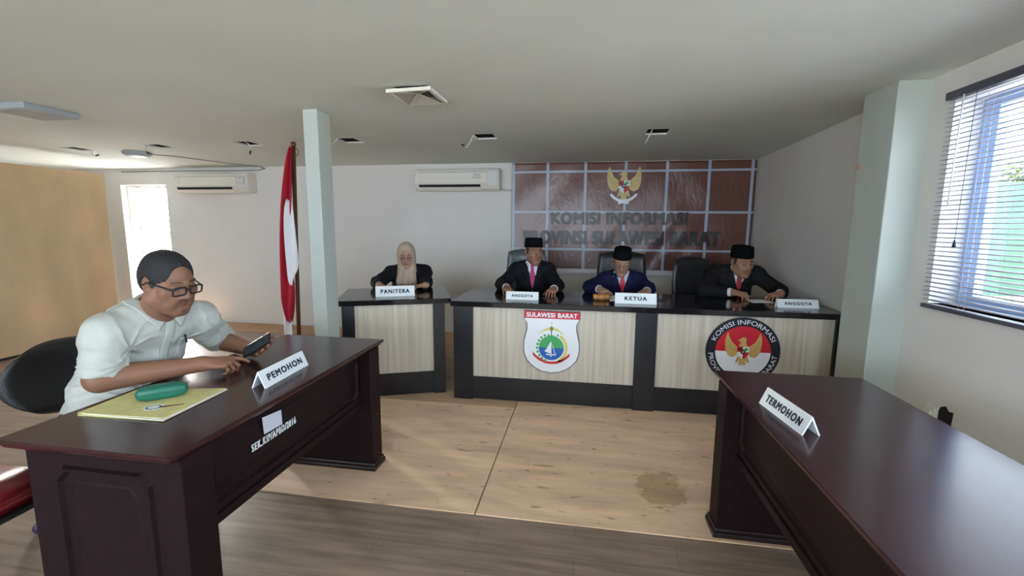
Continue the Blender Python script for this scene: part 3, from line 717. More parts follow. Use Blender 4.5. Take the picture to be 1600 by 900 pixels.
b.prism([(-0.006, CZ-0.045), (0.004, CZ-0.045), (0.004, CZ-0.075), (-0.006, CZ-0.075)], fn, 0.0204, 0.0220)
b.build('sailing_boat', WHITEP, sh)
b = MB()
for k in range(9):
    a = rad(118+k*16); c = (0.117*math.cos(a), CZ+0.117*math.sin(a))
    b.prism([(c[0]+0.011*math.cos(q), c[1]+0.011*math.sin(q)) for q in np.linspace(0, 2*PI, 8, endpoint=False)], fn, 0.018, 0.0206)
for x, s in ((-0.035, 1), (0.04, -1)): b.prism([(x, CZ+0.10), (x+0.012, CZ+0.12), (x+0.022, CZ+0.10)], fn, 0.018, 0.0206)
b.build('leaf_wreath', GREENP, sh)
b = MB()
arc = [(0.135*math.cos(a), CZ+0.135*math.sin(a)) for a in np.linspace(rad(-62), rad(55), 24)] + [(0.112*math.cos(a), CZ+0.112*math.sin(a)) for a in np.linspace(rad(55), rad(-62), 24)]
b.prism(arc, fn, 0.018, 0.0205); b.build('rice_sprig', YELP, sh)
b = MB()
b.prism([(-0.112, 0.055), (-0.10, 0.068), (-0.05, 0.105), (0.0, 0.125), (0.05, 0.105), (0.10, 0.068), (0.112, 0.055), (0.06, 0.085), (0.0, 0.100), (-0.06, 0.085)], fn, 0.018, 0.0205)
b.prism([(0.011*math.cos(PI/2+k*PI/5)*(1 if k % 2 == 0 else 0.4), 0.152+0.011*math.sin(PI/2+k*PI/5)*(1 if k % 2 == 0 else 0.4)) for k in range(10)], fn, 0.018, 0.0205)
b.build('golden_wings', YELP, sh)
b = MB(); b.prism([(-0.003, 0.125), (0.003, 0.125), (0.003, 0.04), (-0.003, 0.04)], fn, 0.0205, 0.022)
for x in (-0.012, 0.0, 0.012): b.prism([(x-0.003, 0.13-abs(x)), (x+0.003, 0.13-abs(x)), (x*0.5+0.002, 0.09), (x*0.5-0.002, 0.09)], fn, 0.0205, 0.0225)
b.build('spear', mat('dark_brown_paint', (0.10, 0.07, 0.03), 0.5), sh)
b = MB()
rb = [(-0.155, -0.09), (-0.148, -0.125), (-0.10, -0.165), (-0.045, -0.188), (0, -0.192), (0.045, -0.188), (0.10, -0.165), (0.148, -0.125), (0.155, -0.09), (0.125, -0.122), (0.09, -0.145), (0.04, -0.168), (0, -0.172), (-0.04, -0.168), (-0.09, -0.145), (-0.125, -0.122)]
b.prism(rb, fn, 0.018, 0.0205); b.build('ribbon', REDP, sh)

rs = thing('round_emblem', 'round black-rimmed emblem with gold eagle on red and white, on the bench front', 'emblem', (1.238, PFY, 0.535))
b = MB(); b.prism(disc(0.268, 72), fn, 0.0, 0.018); b.build('rim', NAVYTXT, rs)
b = MB(); b.prism(disc(0.2, 60, 0, 0, 0, PI), fn, 0.018, 0.0195, 0); b.prism(disc(0.2, 60, 0, 0, PI, 2*PI), fn, 0.018, 0.0195, 1); b.build('disc_face', [REDP, WHITEP], rs)
def arc_text(parent, s, r, a_mid, span, h, flip=False):
    b = MB(); T, w, hh = text_mesh(s, 1.0, 0.01, 0.0)
    k = h/hh; kx = span*r/w
    for v in T.verts:
        x = v.co.x*kx; y = v.co.y*k; z = 0.018+0.0015*(1 if v.co.z > 0 else 0)
        if not flip: a = a_mid - x/r; R_ = r+y
        else: a = a_mid + x/r; R_ = r-y
        v.co = (R_*math.cos(a), -z, R_*math.sin(a))
    b.merge(T); return b.build('lettering', WHITEP, parent)
arc_text(rs, 'KOMISI INFORMASI', 0.233, rad(91), rad(136), 0.036)
arc_text(rs, 'PROVINSI SULAWESI BARAT', 0.233, rad(270), rad(170), 0.036, True)
eagle(rs, lambda u, v, d: (u, -0.0195-d, v+0.02), 0.235, 0.002, GOLD)

# ------------------------------------------------------------------ the two dark desks
def ogee_top(b, x0, x1, y0, y1, z1):
    prof = [(0.0, z1), (0.0, z1-0.012), (0.004, z1-0.018), (0.012, z1-0.022), (0.016, z1-0.030), (0.022, z1-0.036)]
    rings = []
    top_in = [b.bm.verts.new(p) for p in ((x0+0.004, y0+0.004, z1+0.0), (x1-0.004, y0+0.004, z1), (x1-0.004, y1-0.004, z1), (x0+0.004, y1-0.004, z1))]
    prof[0] = (0.0, z1-0.003)
    for d, z in prof: rings.append([b.bm.verts.new(p) for p in ((x0+d, y0+d, z), (x1-d, y0+d, z), (x1-d, y1-d, z), (x0+d, y1-d, z))])
    rings = [top_in] + rings
    b.bm.faces.new(top_in)
    for A, B in zip(rings[:-1], rings[1:]):
        for i in range(4): b.bm.faces.new([A[i], B[i], B[(i+1) % 4], A[(i+1) % 4]])
    b.bm.faces.new(rings[-1][::-1])
def raised_panel(b, fn, u0, u1, v0, v1):
    """frame moulding and raised field; fn(u,v,d)"""
    c = 0.035
    def oct_(i): return [(u0+i+c, v0+i), (u1-i-c, v0+i), (u1-i, v0+i+c), (u1-i, v1-i-c), (u1-i-c, v1-i), (u0+i+c, v1-i), (u0+i, v1-i-c), (u0+i, v0+i+c)]
    steps = [(0.0, 0.0), (0.006, 0.012), (0.016, 0.012), (0.026, -0.004), (0.036, -0.004), (0.060, 0.002)]
    rings = [[b.bm.verts.new(fn(u, v, d)) for u, v in oct_(i)] for i, d in steps]
    for A, B in zip(rings[:-1], rings[1:]):
        for i in range(8): b.bm.faces.new([A[i], A[(i+1) % 8], B[(i+1) % 8], B[i]])
    b.bm.faces.new(rings[-1])
def office_desk(label, loc, flip, L):
    """local: sitter side at x=0, public front at x=+0.66, near end y=0, far end y=L. flip mirrors x"""
    t = thing('office_desk', label, 'desk', loc, 0)
    s = -1 if flip else 1
    D = 0.66
    mm = Matrix.Diagonal((s, 1, 1, 1))
    def fin(b, name, m=MAROON, parent=t):
        bmesh.ops.transform(b.bm, matrix=mm, verts=b.bm.verts[:]); return b.build(name, m, parent)
    b = MB(); ogee_top(b, 0, D, 0, L, 0.78); fin(b, 'tabletop', MAROONTOP)
    for y0, y1 in ((0.045, 0.165), (L-0.165, L-0.045)):
        b = MB(); b.box((0.055, y0, 0.0), (D-0.012, y1, 0.748), 0.003, seg=1)
        ye = y0 if y0 < L/2 else y1; sg = -1 if y0 < L/2 else 1
        raised_panel(b, lambda u, v, d: (u, ye+sg*d, v), 0.17, D-0.12, 0.13, 0.69)
        fin(b, 'pedestal')
        b = MB(); b.box((0.04, y0-0.014, 0.0), (D+0.004, y1+0.014, 0.03), 0.006); b.box((0.046, y0-0.008, 0.028), (D-0.003, y1+0.008, 0.05), 0.007); fin(b, 'base_moulding', mat('black_maroon', (0.016, 0.008, 0.009), 0.35))
    b = MB(); xm = D-0.085
    b.box((xm-0.02, 0.16, 0.40), (xm, L-0.16, 0.748))
    raised_panel(b, lambda u, v, d: (xm+d, u, v), 0.18, L-0.18, 0.455, 0.735)
    b.box((xm-0.03, 0.16, 0.395), (xm+0.012, L-0.16, 0.432), 0.006)
    fin(b, 'modesty_panel')
    return t
pd = office_desk('dark maroon desk on the left, in front of the man with a phone', (-1.862, 1.06, 0), False, 1.447)
td = office_desk('dark maroon desk cut off by the right edge, glossy top reflecting the window', (1.318, 0.60, 0), True, 1.645)
# inventory sticker and stencil on the left desk's front (panel plane x = -1.862+0.575+0.009)
XS = -1.862+0.575+0.0105
b = MB(); b.prism([(1.535, 0.722), (1.649, 0.708), (1.652, 0.642), (1.540, 0.648)], lambda u, v, d: (XS+0.0005+d, u, v-0.03), 0, 0.0012); tag(b.build('inventory_sticker', mat('pale_sticker', (0.60, 0.60, 0.70), 0.5)), 'small blank white sticker on the front of the left desk', 'sticker')
T = text_fit('SEK.KIP/APBD/2016', 0.275, 0.032, 0.0012, bold=0.05, spacing=1.25); b = MB(); b.merge(T, 0, frame_mtx((XS+0.0002, 1.605, 0.592), (0, 1, 0.0), (0, 0, 1))); b.build('stencil_lettering', mat('stencil_white', (0.62, 0.66, 0.68), 0.6), pd).matrix_parent_inverse = Matrix.Translation(-pd.location)

# ------------------------------------------------------------------ name plates
def nameplate(text, loc, rz, L_, H_, D_, label, tw=0.62, thh=0.42):
    """tent card: ridge along local x, text faces local -y"""
    t = thing('name_plate', label, 'name plate', loc, rz, 'tent name plates')
    th = 0.004
    b = MB()
    n = Vector((0, -H_, D_/2)).normalized()
    prof = [(-D_/2, 0), (-0.002, H_), (0.002, H_), (D_/2, 0), (D_/2-th*1.3, 0), (0, H_-th*2.4), (-D_/2+th*1.3, 0)]
    b.prism(prof, lambda u, v, d: (d, u, v), -L_/2, L_/2)
    b.build('card', ACRYL, t)
    T = text_fit(text, L_*tw, H_*thh, 0.0008, bold=0.05, spacing=1.25)
    mid = Vector((0, -D_/4-0.001, H_/2)); up = Vector((0, D_/2, H_)).normalized()
    b = MB(); b.merge(T, 0, frame_mtx(mid+n*0.0012+up*0.0, (1, 0, 0), up)); b.build('lettering', INK, t)
    return t
def np_front(text, p0, p1, z, H_, D_, label, **k):
    p0 = Vector((*p0, 0)); p1 = Vector((*p1, 0)); d = (p1-p0); L_ = d.length; rz = math.atan2(d.y, d.x)
    nrm = Vector((-math.sin(rz), math.cos(rz), 0)); c = (p0+p1)/2 + nrm*D_/2
    return nameplate(text, (c.x, c.y, z), rz, L_, H_, D_, label, **k)
np_front('PANITERA', (-1.778, 3.581), (-1.474, 3.72), 0.8602, 0.088, 0.07, 'white tent name plate reading PANITERA', tw=0.74)
np_front('ANGGOTA', (-0.641, 3.69), (-0.363, 3.69), 0.8602, 0.066, 0.06, 'white tent name plate reading ANGGOTA, in front of the man with the magenta tie', tw=0.66, thh=0.36)
np_front('KETUA', (0.273, 3.67), (0.603, 3.67), 0.8602, 0.084, 0.07, 'white tent name plate reading KETUA', tw=0.54, thh=0.38)
np_front('ANGGOTA', (1.531, 3.725), (1.836, 3.735), 0.8602, 0.066, 0.06, 'white tent name plate reading ANGGOTA, by the right end of the bench', tw=0.66, thh=0.36)
np_front('PEMOHON', (-1.320, 1.622), (-1.342, 1.955), 0.7802, 0.072, 0.064, 'white tent name plate reading PEMOHON', tw=0.78)
np_front('TERMOHON', (0.715, 1.832), (0.748, 1.552), 0.7802, 0.066, 0.062, 'white tent name plate reading TERMOHON', tw=0.80, thh=0.46)

# ------------------------------------------------------------------ things on the desks
fo = thing('card_folder', 'yellow card folder with a printed crest lying under the green case', 'folder', (-1.63, 1.40, 0.7802))
def quad(pts, z0, z1): return (lambda b: b.prism([(x+1.63, y-1.40) for x, y in pts], lambda u, v, d: (u, v, d), z0, z1))
b = MB(); quad([(-1.80, 1.262), (-1.452, 1.275), (-1.468, 1.575), (-1.818, 1.505)], 0.0, 0.004)(b); b.build('back_cover', YELLOW, fo)
b = MB(); quad([(-1.79, 1.268), (-1.445, 1.268), (-1.461, 1.575), (-1.80, 1.50)], 0.0042, 0.0065)(b); b.build('paper_sheet', PAPER, fo)
b = MB(); quad([(-1.805, 1.266), (-1.457, 1.281), (-1.470, 1.580), (-1.822, 1.508)], 0.0068, 0.0085)(b); b.build('front_cover', YELLOW, fo)
b = MB()
b.prism([(0.05+0.034*math.cos(a), -0.045+0.030*math.sin(a)) for a in np.linspace(0, 2*PI, 28, endpoint=False)], lambda u, v, d: (u, v, d), 0.0086, 0.009, 0)
b.prism([(0.05+0.026*math.cos(a), -0.045+0.022*math.sin(a)) for a in np.linspace(0, 2*PI, 28, endpoint=False)], lambda u, v, d: (u, v, d), 0.009, 0.0094, 1)
b.prism([(0.05+0.020*math.cos(a), -0.045+0.017*math.sin(a)) for a in np.linspace(0, 2*PI, 28, endpoint=False)], lambda u, v, d: (u, v, d), 0.0094, 0.0098, 0)
b.prism([(0.06, -0.035), (0.13, 0.005), (0.135, 0.0), (0.068, -0.05)], lambda u, v, d: (u, v, d), 0.0086, 0.0092, 2)
b.build('printed_crest', [WHITEP, mat('dark_print', (0.05, 0.06, 0.08), 0.6), mat('maroon_print', (0.16, 0.03, 0.03), 0.6)], fo)
gc = thing('spectacle_case', 'green rounded spectacle case lying on the yellow folder', 'spectacle case', (-1.630, 1.440, 0.7802+0.0094), math.atan2(0.118, 0.128))
b = MB(); rings = 28
prof = []
T = bmesh.new(); bmesh.ops.create_uvsphere(T, u_segments=40, v_segments=24, radius=1.0)
for v in T.verts:
    c = v.co; pw_ = 0.62
    def se(q): return math.copysign(abs(q)**pw_, q)
    v.co = (se(c.x)*0.083, se(c.y)*0.034, se(c.z)*0.0285+0.0285)
b.merge(T, smooth=True); b.build('case_shell', GREEN, gc)
b = MB(); b.tube([(0.0835*math.copysign(abs(math.cos(a))**0.62, math.cos(a)), 0.0343*math.copysign(abs(math.sin(a))**0.62, math.sin(a)), 0.0295) for a in np.linspace(0, 2*PI, 48, endpoint=False)], 0.0007, 6, closed=True); b.build('lid_seam', mat('dark_green', (0.004, 0.06, 0.04), 0.5), gc)

gv = thing('gavel', 'turned brown wooden gavel on the bench beside the KETUA plate', 'gavel', (0.165, 3.80, 0.8602), rad(8))
b = MB(); mt = Matrix.Translation((-0.07, 0, 0.030)) @ Matrix.Rotation(rad(90), 4, 'Y')
b.lathe([(0.0, 0.0), (0.018, 0.001), (0.024, 0.008), (0.024, 0.03), (0.019, 0.035), (0.019, 0.042), (0.029, 0.048), (0.030, 0.072), (0.029, 0.096), (0.019, 0.102), (0.019, 0.109), (0.024, 0.114), (0.024, 0.136), (0.018, 0.143), (0.0, 0.144)], 24, mtx=mt); b.build('head', GAVELWOOD, gv)
b = MB(); b.tube([(0.0, 0.0, 0.03), (0.02, 0.06, 0.026), (0.05, 0.16, 0.016), (0.055, 0.19, 0.014)], [0.009, 0.008, 0.011, 0.009], 12); b.build('handle', GAVELWOOD, gv)
def paper(name, label, pts, z, m=PAPER, th=0.0025):
    b = MB(); b.prism(pts, lambda u, v, d: (u, v, z+d), 0, th); tag(b.build(name, m), label, 'paper')
paper('document', 'white document lying behind the KETUA plate', [(0.24, 3.80), (0.56, 3.83), (0.535, 4.10), (0.23, 4.07)], 0.8602, th=0.006)
paper('note_card', 'small white card behind the left ANGGOTA plate', [(-0.54, 3.78), (-0.45, 3.78), (-0.45, 3.86), (-0.54, 3.86)], 0.8602, th=0.012)
paper('note_sheet', 'pale sheet under the hands of the man at the right end of the bench', [(1.42, 3.95), (1.60, 3.96), (1.62, 4.12), (1.43, 4.10)], 0.8602)
b = MB(); b.tube([(0.56, 3.93, 0.868), (0.70, 3.90, 0.868)], 0.0055, 10); b.tube([(0.70, 3.90, 0.868), (0.715, 3.897, 0.868)], [0.005, 0.001], 10)
tag(b.build('ballpoint_pen', BLACK), 'black pen lying on the bench right of the KETUA plate', 'pen')

# ------------------------------------------------------------------ flag on a leaning pole
fl = thing('flag_on_pole', 'red and white flag furled on a brown pole left of the white pillar', 'flag', (-2.985, 4.2, 0.0))
topv = Vector((0.07, 0.0, 2.262)); base = Vector((0.0, 0, 0.06))
b = MB(); b.tube([base, topv], 0.021, 16); b.lathe([(0.021, 0), (0.026, 0.012), (0.026, 0.03), (0.018, 0.045), (0.0, 0.05)], 16, mtx=Matrix.Translation(topv)); b.build('pole', POLEWOOD, fl)
b = MB(); b.lathe([(0.17, 0.0), (0.175, 0.02), (0.15, 0.05), (0.05, 0.075), (0.032, 0.16), (0.0, 0.16)], 32); b.build('stand', POLEWOOD, fl)
FW_ = 0.72
def pole_at(z): return base.lerp(topv, (z-base.z)/(topv.z-base.z))
# cloth: top edge tied at the pole head, hanging in folds; strips (u 0..1 around the folds, z)
def cloth(name, prof, m, nU=26, FW_=0.72, fr=7.5):
    """prof: list of (z, xl, xr, ydepth, phase) relative to the pole"""
    b = MB(); rows = []
    for (z, xl, xr, dy, ph) in prof:
        c = pole_at(z); row = []
        for i in range(nU):
            u = i/(nU-1)
            row.append(b.bm.verts.new((c.x+(xl+(xr-xl)*u)*FW_, c.y-0.026-dy*(0.5+0.5*math.sin(ph+u*fr)), z-0.02*math.sin(3*u))))
        rows.append(row)
    for A, B in zip(rows[:-1], rows[1:]):
        for i in range(nU-1):
            f = b.bm.faces.new([A[i], A[i+1], B[i+1], B[i]]); f.smooth = True
    o = b.build(name, m, fl); md = o.modifiers.new('sub', 'SUBSURF'); md.levels = 1; md.render_levels = 1; md = o.modifiers.new('t', 'SOLIDIFY'); md.thickness = 0.003
    return o
Zp = lambda y: 2.30 - (y-226)*(2.30-0.86)/(440-226)   # rough helper: photo height to metres at the pole
cloth('red_cloth', [(2.27, -0.022, 0.018, 0.02, 0.0), (2.20, -0.045, 0.03, 0.05, 0.4), (1.95, -0.085, 0.045, 0.08, 0.8), (1.70, -0.115, 0.05, 0.09, 1.2), (1.35, -0.145, 0.03, 0.09, 1.5), (1.05, -0.165, 0.005, 0.08, 1.8), (0.86, -0.175, 0.02, 0.07, 2.0), (0.72, -0.185, 0.01, 0.07, 2.3), (0.58, -0.175, -0.02, 0.05, 2.5), (0.47, -0.14, -0.06, 0.03, 2.6)], FLAGRED)
cloth('white_cloth', [(1.745, -0.03, 0.004, 0.02, 2.2), (1.66, -0.042, 0.022, 0.06, 2.4), (1.45, -0.045, 0.042, 0.08, 2.6), (1.25, -0.046, 0.062, 0.08, 2.9), (1.08, -0.044, 0.085, 0.07, 3.1), (1.02, -0.045, 0.06, 0.06, 3.2), (0.95, -0.046, 0.012, 0.05, 3.2), (0.88, -0.035, -0.008, 0.03, 3.2)], FLAGWHITE, FW_=1.0, fr=2.6).location = (0.024, -0.075, 0)
cloth('white_tail', [(0.66, -0.185, -0.09, 0.05, 0.2), (0.50, -0.20, -0.06, 0.05, 0.5), (0.36, -0.19, -0.05, 0.05, 0.8), (0.22, -0.17, -0.05, 0.04, 1.0), (0.12, -0.15, -0.075, 0.03, 1.2), (0.08, -0.13, -0.09, 0.02, 1.3)], FLAGWHITE).location.y = 0.02
b = MB(); c = pole_at(2.21); b.tube([(c.x+0.02, c.y, 2.25), (c.x+0.06, c.y-0.01, 2.22), (c.x+0.055, c.y-0.01, 2.18), (c.x+0.02, c.y, 2.17)], 0.004, 6); b.build('tie_cord', POLEWOOD, fl)

# ------------------------------------------------------------------ chairs
def shell_back(w, h, bulge, curve, th, corner, nU=20, nV=14, flare=0.0):
    """upholstered back: local x width, z height, y back; rounded-rectangle outline"""
    T = bmesh.new(); F, B = [], []
    for j in range(nV+1):
        v = j/nV; rowF, rowB = [], []
        for i in range(nU+1):
            u = i/nU*2-1
            zz = v*2-1
            # superellipse squash gives rounded corners
            fu = u*math.sqrt(max(0, 1-corner*zz*zz*0.5)) ; fv = zz*math.sqrt(max(0, 1-corner*u*u*0.5))
            x = fu*w/2*(1+flare*(v-0.5)); z = (fv+1)/2*h
            y = -curve*(u*u) + 0.06*math.sin((v)*PI)*0.5
            edge = min(1.0, 4*(1-max(abs(u), abs(zz))))
            e = math.sqrt(max(0, 1-(1-edge)**2))
            rowF.append(T.verts.new((x, y-th/2*e-bulge*e*(1-u*u), z))); rowB.append(T.verts.new((x, y+th/2*e+0.001, z)))
        F.append(rowF); B.append(rowB)
    for j in range(nV):
        for i in range(nU):
            T.faces.new([F[j][i], F[j][i+1], F[j+1][i+1], F[j+1][i]]); T.faces.new([B[j][i], B[j+1][i], B[j+1][i+1], B[j][i+1]])
    loop = [(0, i) for i in range(nU)] + [(j, nU) for j in range(nV)] + [(nV, i) for i in range(nU, 0, -1)] + [(j, 0) for j in range(nV, 0, -1)]
    for a in range(len(loop)):
        (j0, i0), (j1, i1) = loop[a], loop[(a+1) % len(loop)]
        T.faces.new([F[j0][i0], B[j0][i0], B[j1][i1], F[j1][i1]])
    for f in T.faces: f.smooth = True
    return T
def swivel_chair(label, loc, rz, back_h, back_w, back_z0, m=LEATHER, arms=True, group='office swivel chairs', frame=None, seat=True, corner=0.55, curve=0.06, recl=8, back_y=0.25, cast=17):
    """faces local -y"""
    t = thing('office_chair', label, 'chair', loc, rz, group)
    b = MB(); T = bmesh.new(); bmesh.ops.create_cube(T, size=1.0, matrix=Matrix.Translation((0, 0.0, 0.45)) @ Matrix.Diagonal((0.50, 0.48, 0.09, 1))); bmesh.ops.bevel(T, geom=T.edges[:], offset=0.04, segments=4, affect='EDGES'); b.merge(T, smooth=True); b.build('seat', m, t)
    b = MB(); T = shell_back(back_w, back_h, 0.02, curve, 0.07, corner); b.merge(T, 0, Matrix.Translation((0, back_y, back_z0)) @ Matrix.Rotation(rad(-recl), 4, 'X'), smooth=True); b.build('backrest', m, t)
    b = MB(); b.tube([(0, 0.05, 0.41), (0, back_y+0.04, 0.42), (0, back_y+0.07, 0.50), (0, back_y+0.06, back_z0+0.12)], 0.022, 10); b.build('back_bracket', BLACK, t)
    if frame is not None:
        b = MB(); pts = []
        for a in np.linspace(0, 1, 17):
            ang_ = PI*a; x = -math.cos(ang_)*(back_w/2+0.008); k = math.sin(ang_)**0.35
            pts.append((x, back_y+0.005+0.02*(1-k)-curve*0.9*(x/(back_w/2))**2, back_z0+0.05+(back_h-0.05)*k))
        pts = [(pts[0][0], pts[0][1], back_z0-0.05)] + pts + [(pts[-1][0], pts[-1][1], back_z0-0.05)]
        b.tube([(p[0], p[1]+math.tan(rad(recl))*(p[2]-back_z0), p[2]) for p in pts], 0.011, 8); b.build('back_frame', frame, t)
    b = MB(); b.lathe([(0.03, 0.10), (0.03, 0.25), (0.022, 0.25), (0.022, 0.42), (0.09, 0.42), (0.09, 0.43)], 16); b.build('gas_lift', BLACK, t)
    for k in range(5):
        a = 2*PI*k/5+rad(cast); d = Vector((math.cos(a), math.sin(a), 0))
        b = MB(); b.tube([d*0.02+Vector((0, 0, 0.12)), d*0.17+Vector((0, 0, 0.095)), d*0.29+Vector((0, 0, 0.075))], [0.026, 0.022, 0.016], 10); lg = b.build('base_leg', BLACK, t)
        b = MB(); q = Vector((-d.y, d.x, 0)); c = d*0.29+Vector((0, 0, 0.028))
        for s_ in (-1, 1):
            mt = Matrix.Translation(c+q*0.012*s_) @ q.to_track_quat('Z', 'Y').to_matrix().to_4x4()
            b.lathe([(0.0, -0.009), (0.022, -0.009), (0.028, -0.004), (0.028, 0.004), (0.022, 0.009), (0.0, 0.009)], 16, mtx=mt)
        b.tube([c+Vector((0, 0, 0.0)), c+Vector((0, 0, 0.05))], 0.008, 8); b.build('caster', mat('caster_purple_sheen', (0.04, 0.025, 0.06), 0.2), lg)  # purple reflection put into the base colour of the dark casters
    if arms:
        for s_ in (-1, 1):
            b = MB(); b.tube([(s_*0.24, 0.05, 0.42), (s_*0.31, 0.04, 0.45), (s_*0.32, 0.0, 0.60), (s_*0.31, -0.16, 0.655), (s_*0.31, 0.14, 0.66), (s_*0.31, 0.20, 0.64)], 0.017, 10); b.build('armrest', BLACK, t)
    return t
GREYL = mat('grey_green_leather', (0.085, 0.10, 0.105), 0.30, bump=0.15, bscale=100)
swivel_chair('dark grey chair with a metal-edged rounded back behind the man with the magenta tie', (-0.60, 4.60, 0), 0.05, 0.62, 0.46, 0.62, GREYL, False, frame=CHROME, corner=0.45)
swivel_chair('black high-backed leather chair behind the man with the KETUA plate', (0.42, 4.66, 0), 0.0, 0.68, 0.53, 0.55, LEATHER, False, corner=0.42)
swivel_chair('black leather chair turned aside behind the man at the right end of the bench', (1.30, 4.72, 0), rad(30), 0.66, 0.52, 0.52, LEATHER, False, corner=0.5)
swivel_chair('dark chair mostly hidden behind the woman in the beige headscarf', (-1.88, 4.62, 0), ang, 0.40, 0.44, 0.52, LEATHER, False)
swivel_chair('black low round-backed chair under the man with the phone', (-2.30, 1.74, 0), rad(78), 0.37, 0.57, 0.53, LEATHER, False, corner=1.0, curve=0.10, recl=10, back_y=0.26, cast=-6)
# red upholstered chair at the lower left
rc = thing('red_chair', 'chair with red vinyl seat cut off by the left edge beside the dark desk', 'chair', (-2.27, 1.165, 0), rad(92), None)
b = MB(); T = bmesh.new(); bmesh.ops.create_cube(T, size=1.0, matrix=Matrix.Translation((0, 0, 0.445)) @ Matrix.Diagonal((0.45, 0.45, 0.085, 1))); bmesh.ops.bevel(T, geom=T.edges[:], offset=0.038, segments=4, affect='EDGES'); b.merge(T, smooth=True); b.build('seat', REDFAB, rc)
b = MB(); b.box((-0.215, -0.215, 0.385), (0.215, 0.215, 0.405), 0.006); b.build('seat_frame', BLACK, rc)
for sx in (-1, 1):
    for sy in (-1, 1):
        b = MB(); b.tube([(sx*0.19, sy*0.18, 0.39), (sx*0.20, sy*0.22, 0.02)], 0.011, 10); lg = b.build('leg', CHROME, rc)
        b = MB(); b.lathe([(0.0, 0.0), (0.016, 0.0), (0.016, 0.022), (0.012, 0.026)], 12, mtx=Matrix.Translation((sx*0.20, sy*0.22, 0))); b.build('leg_cap', BLACK, lg)
b = MB(); T = shell_back(0.44, 0.34, 0.01, 0.03, 0.05, 0.4); b.merge(T, 0, Matrix.Translation((0, 0.23, 0.55)) @ Matrix.Rotation(rad(-8), 4, 'X'), smooth=True); b.build('backrest', REDFAB, rc)
for sx in (-1, 1):
    b = MB(); b.tube([(sx*0.19, 0.2, 0.39), (sx*0.19, 0.235, 0.56), (sx*0.19, 0.275, 0.80)], 0.011, 8); b.build('back_frame', CHROME, rc)
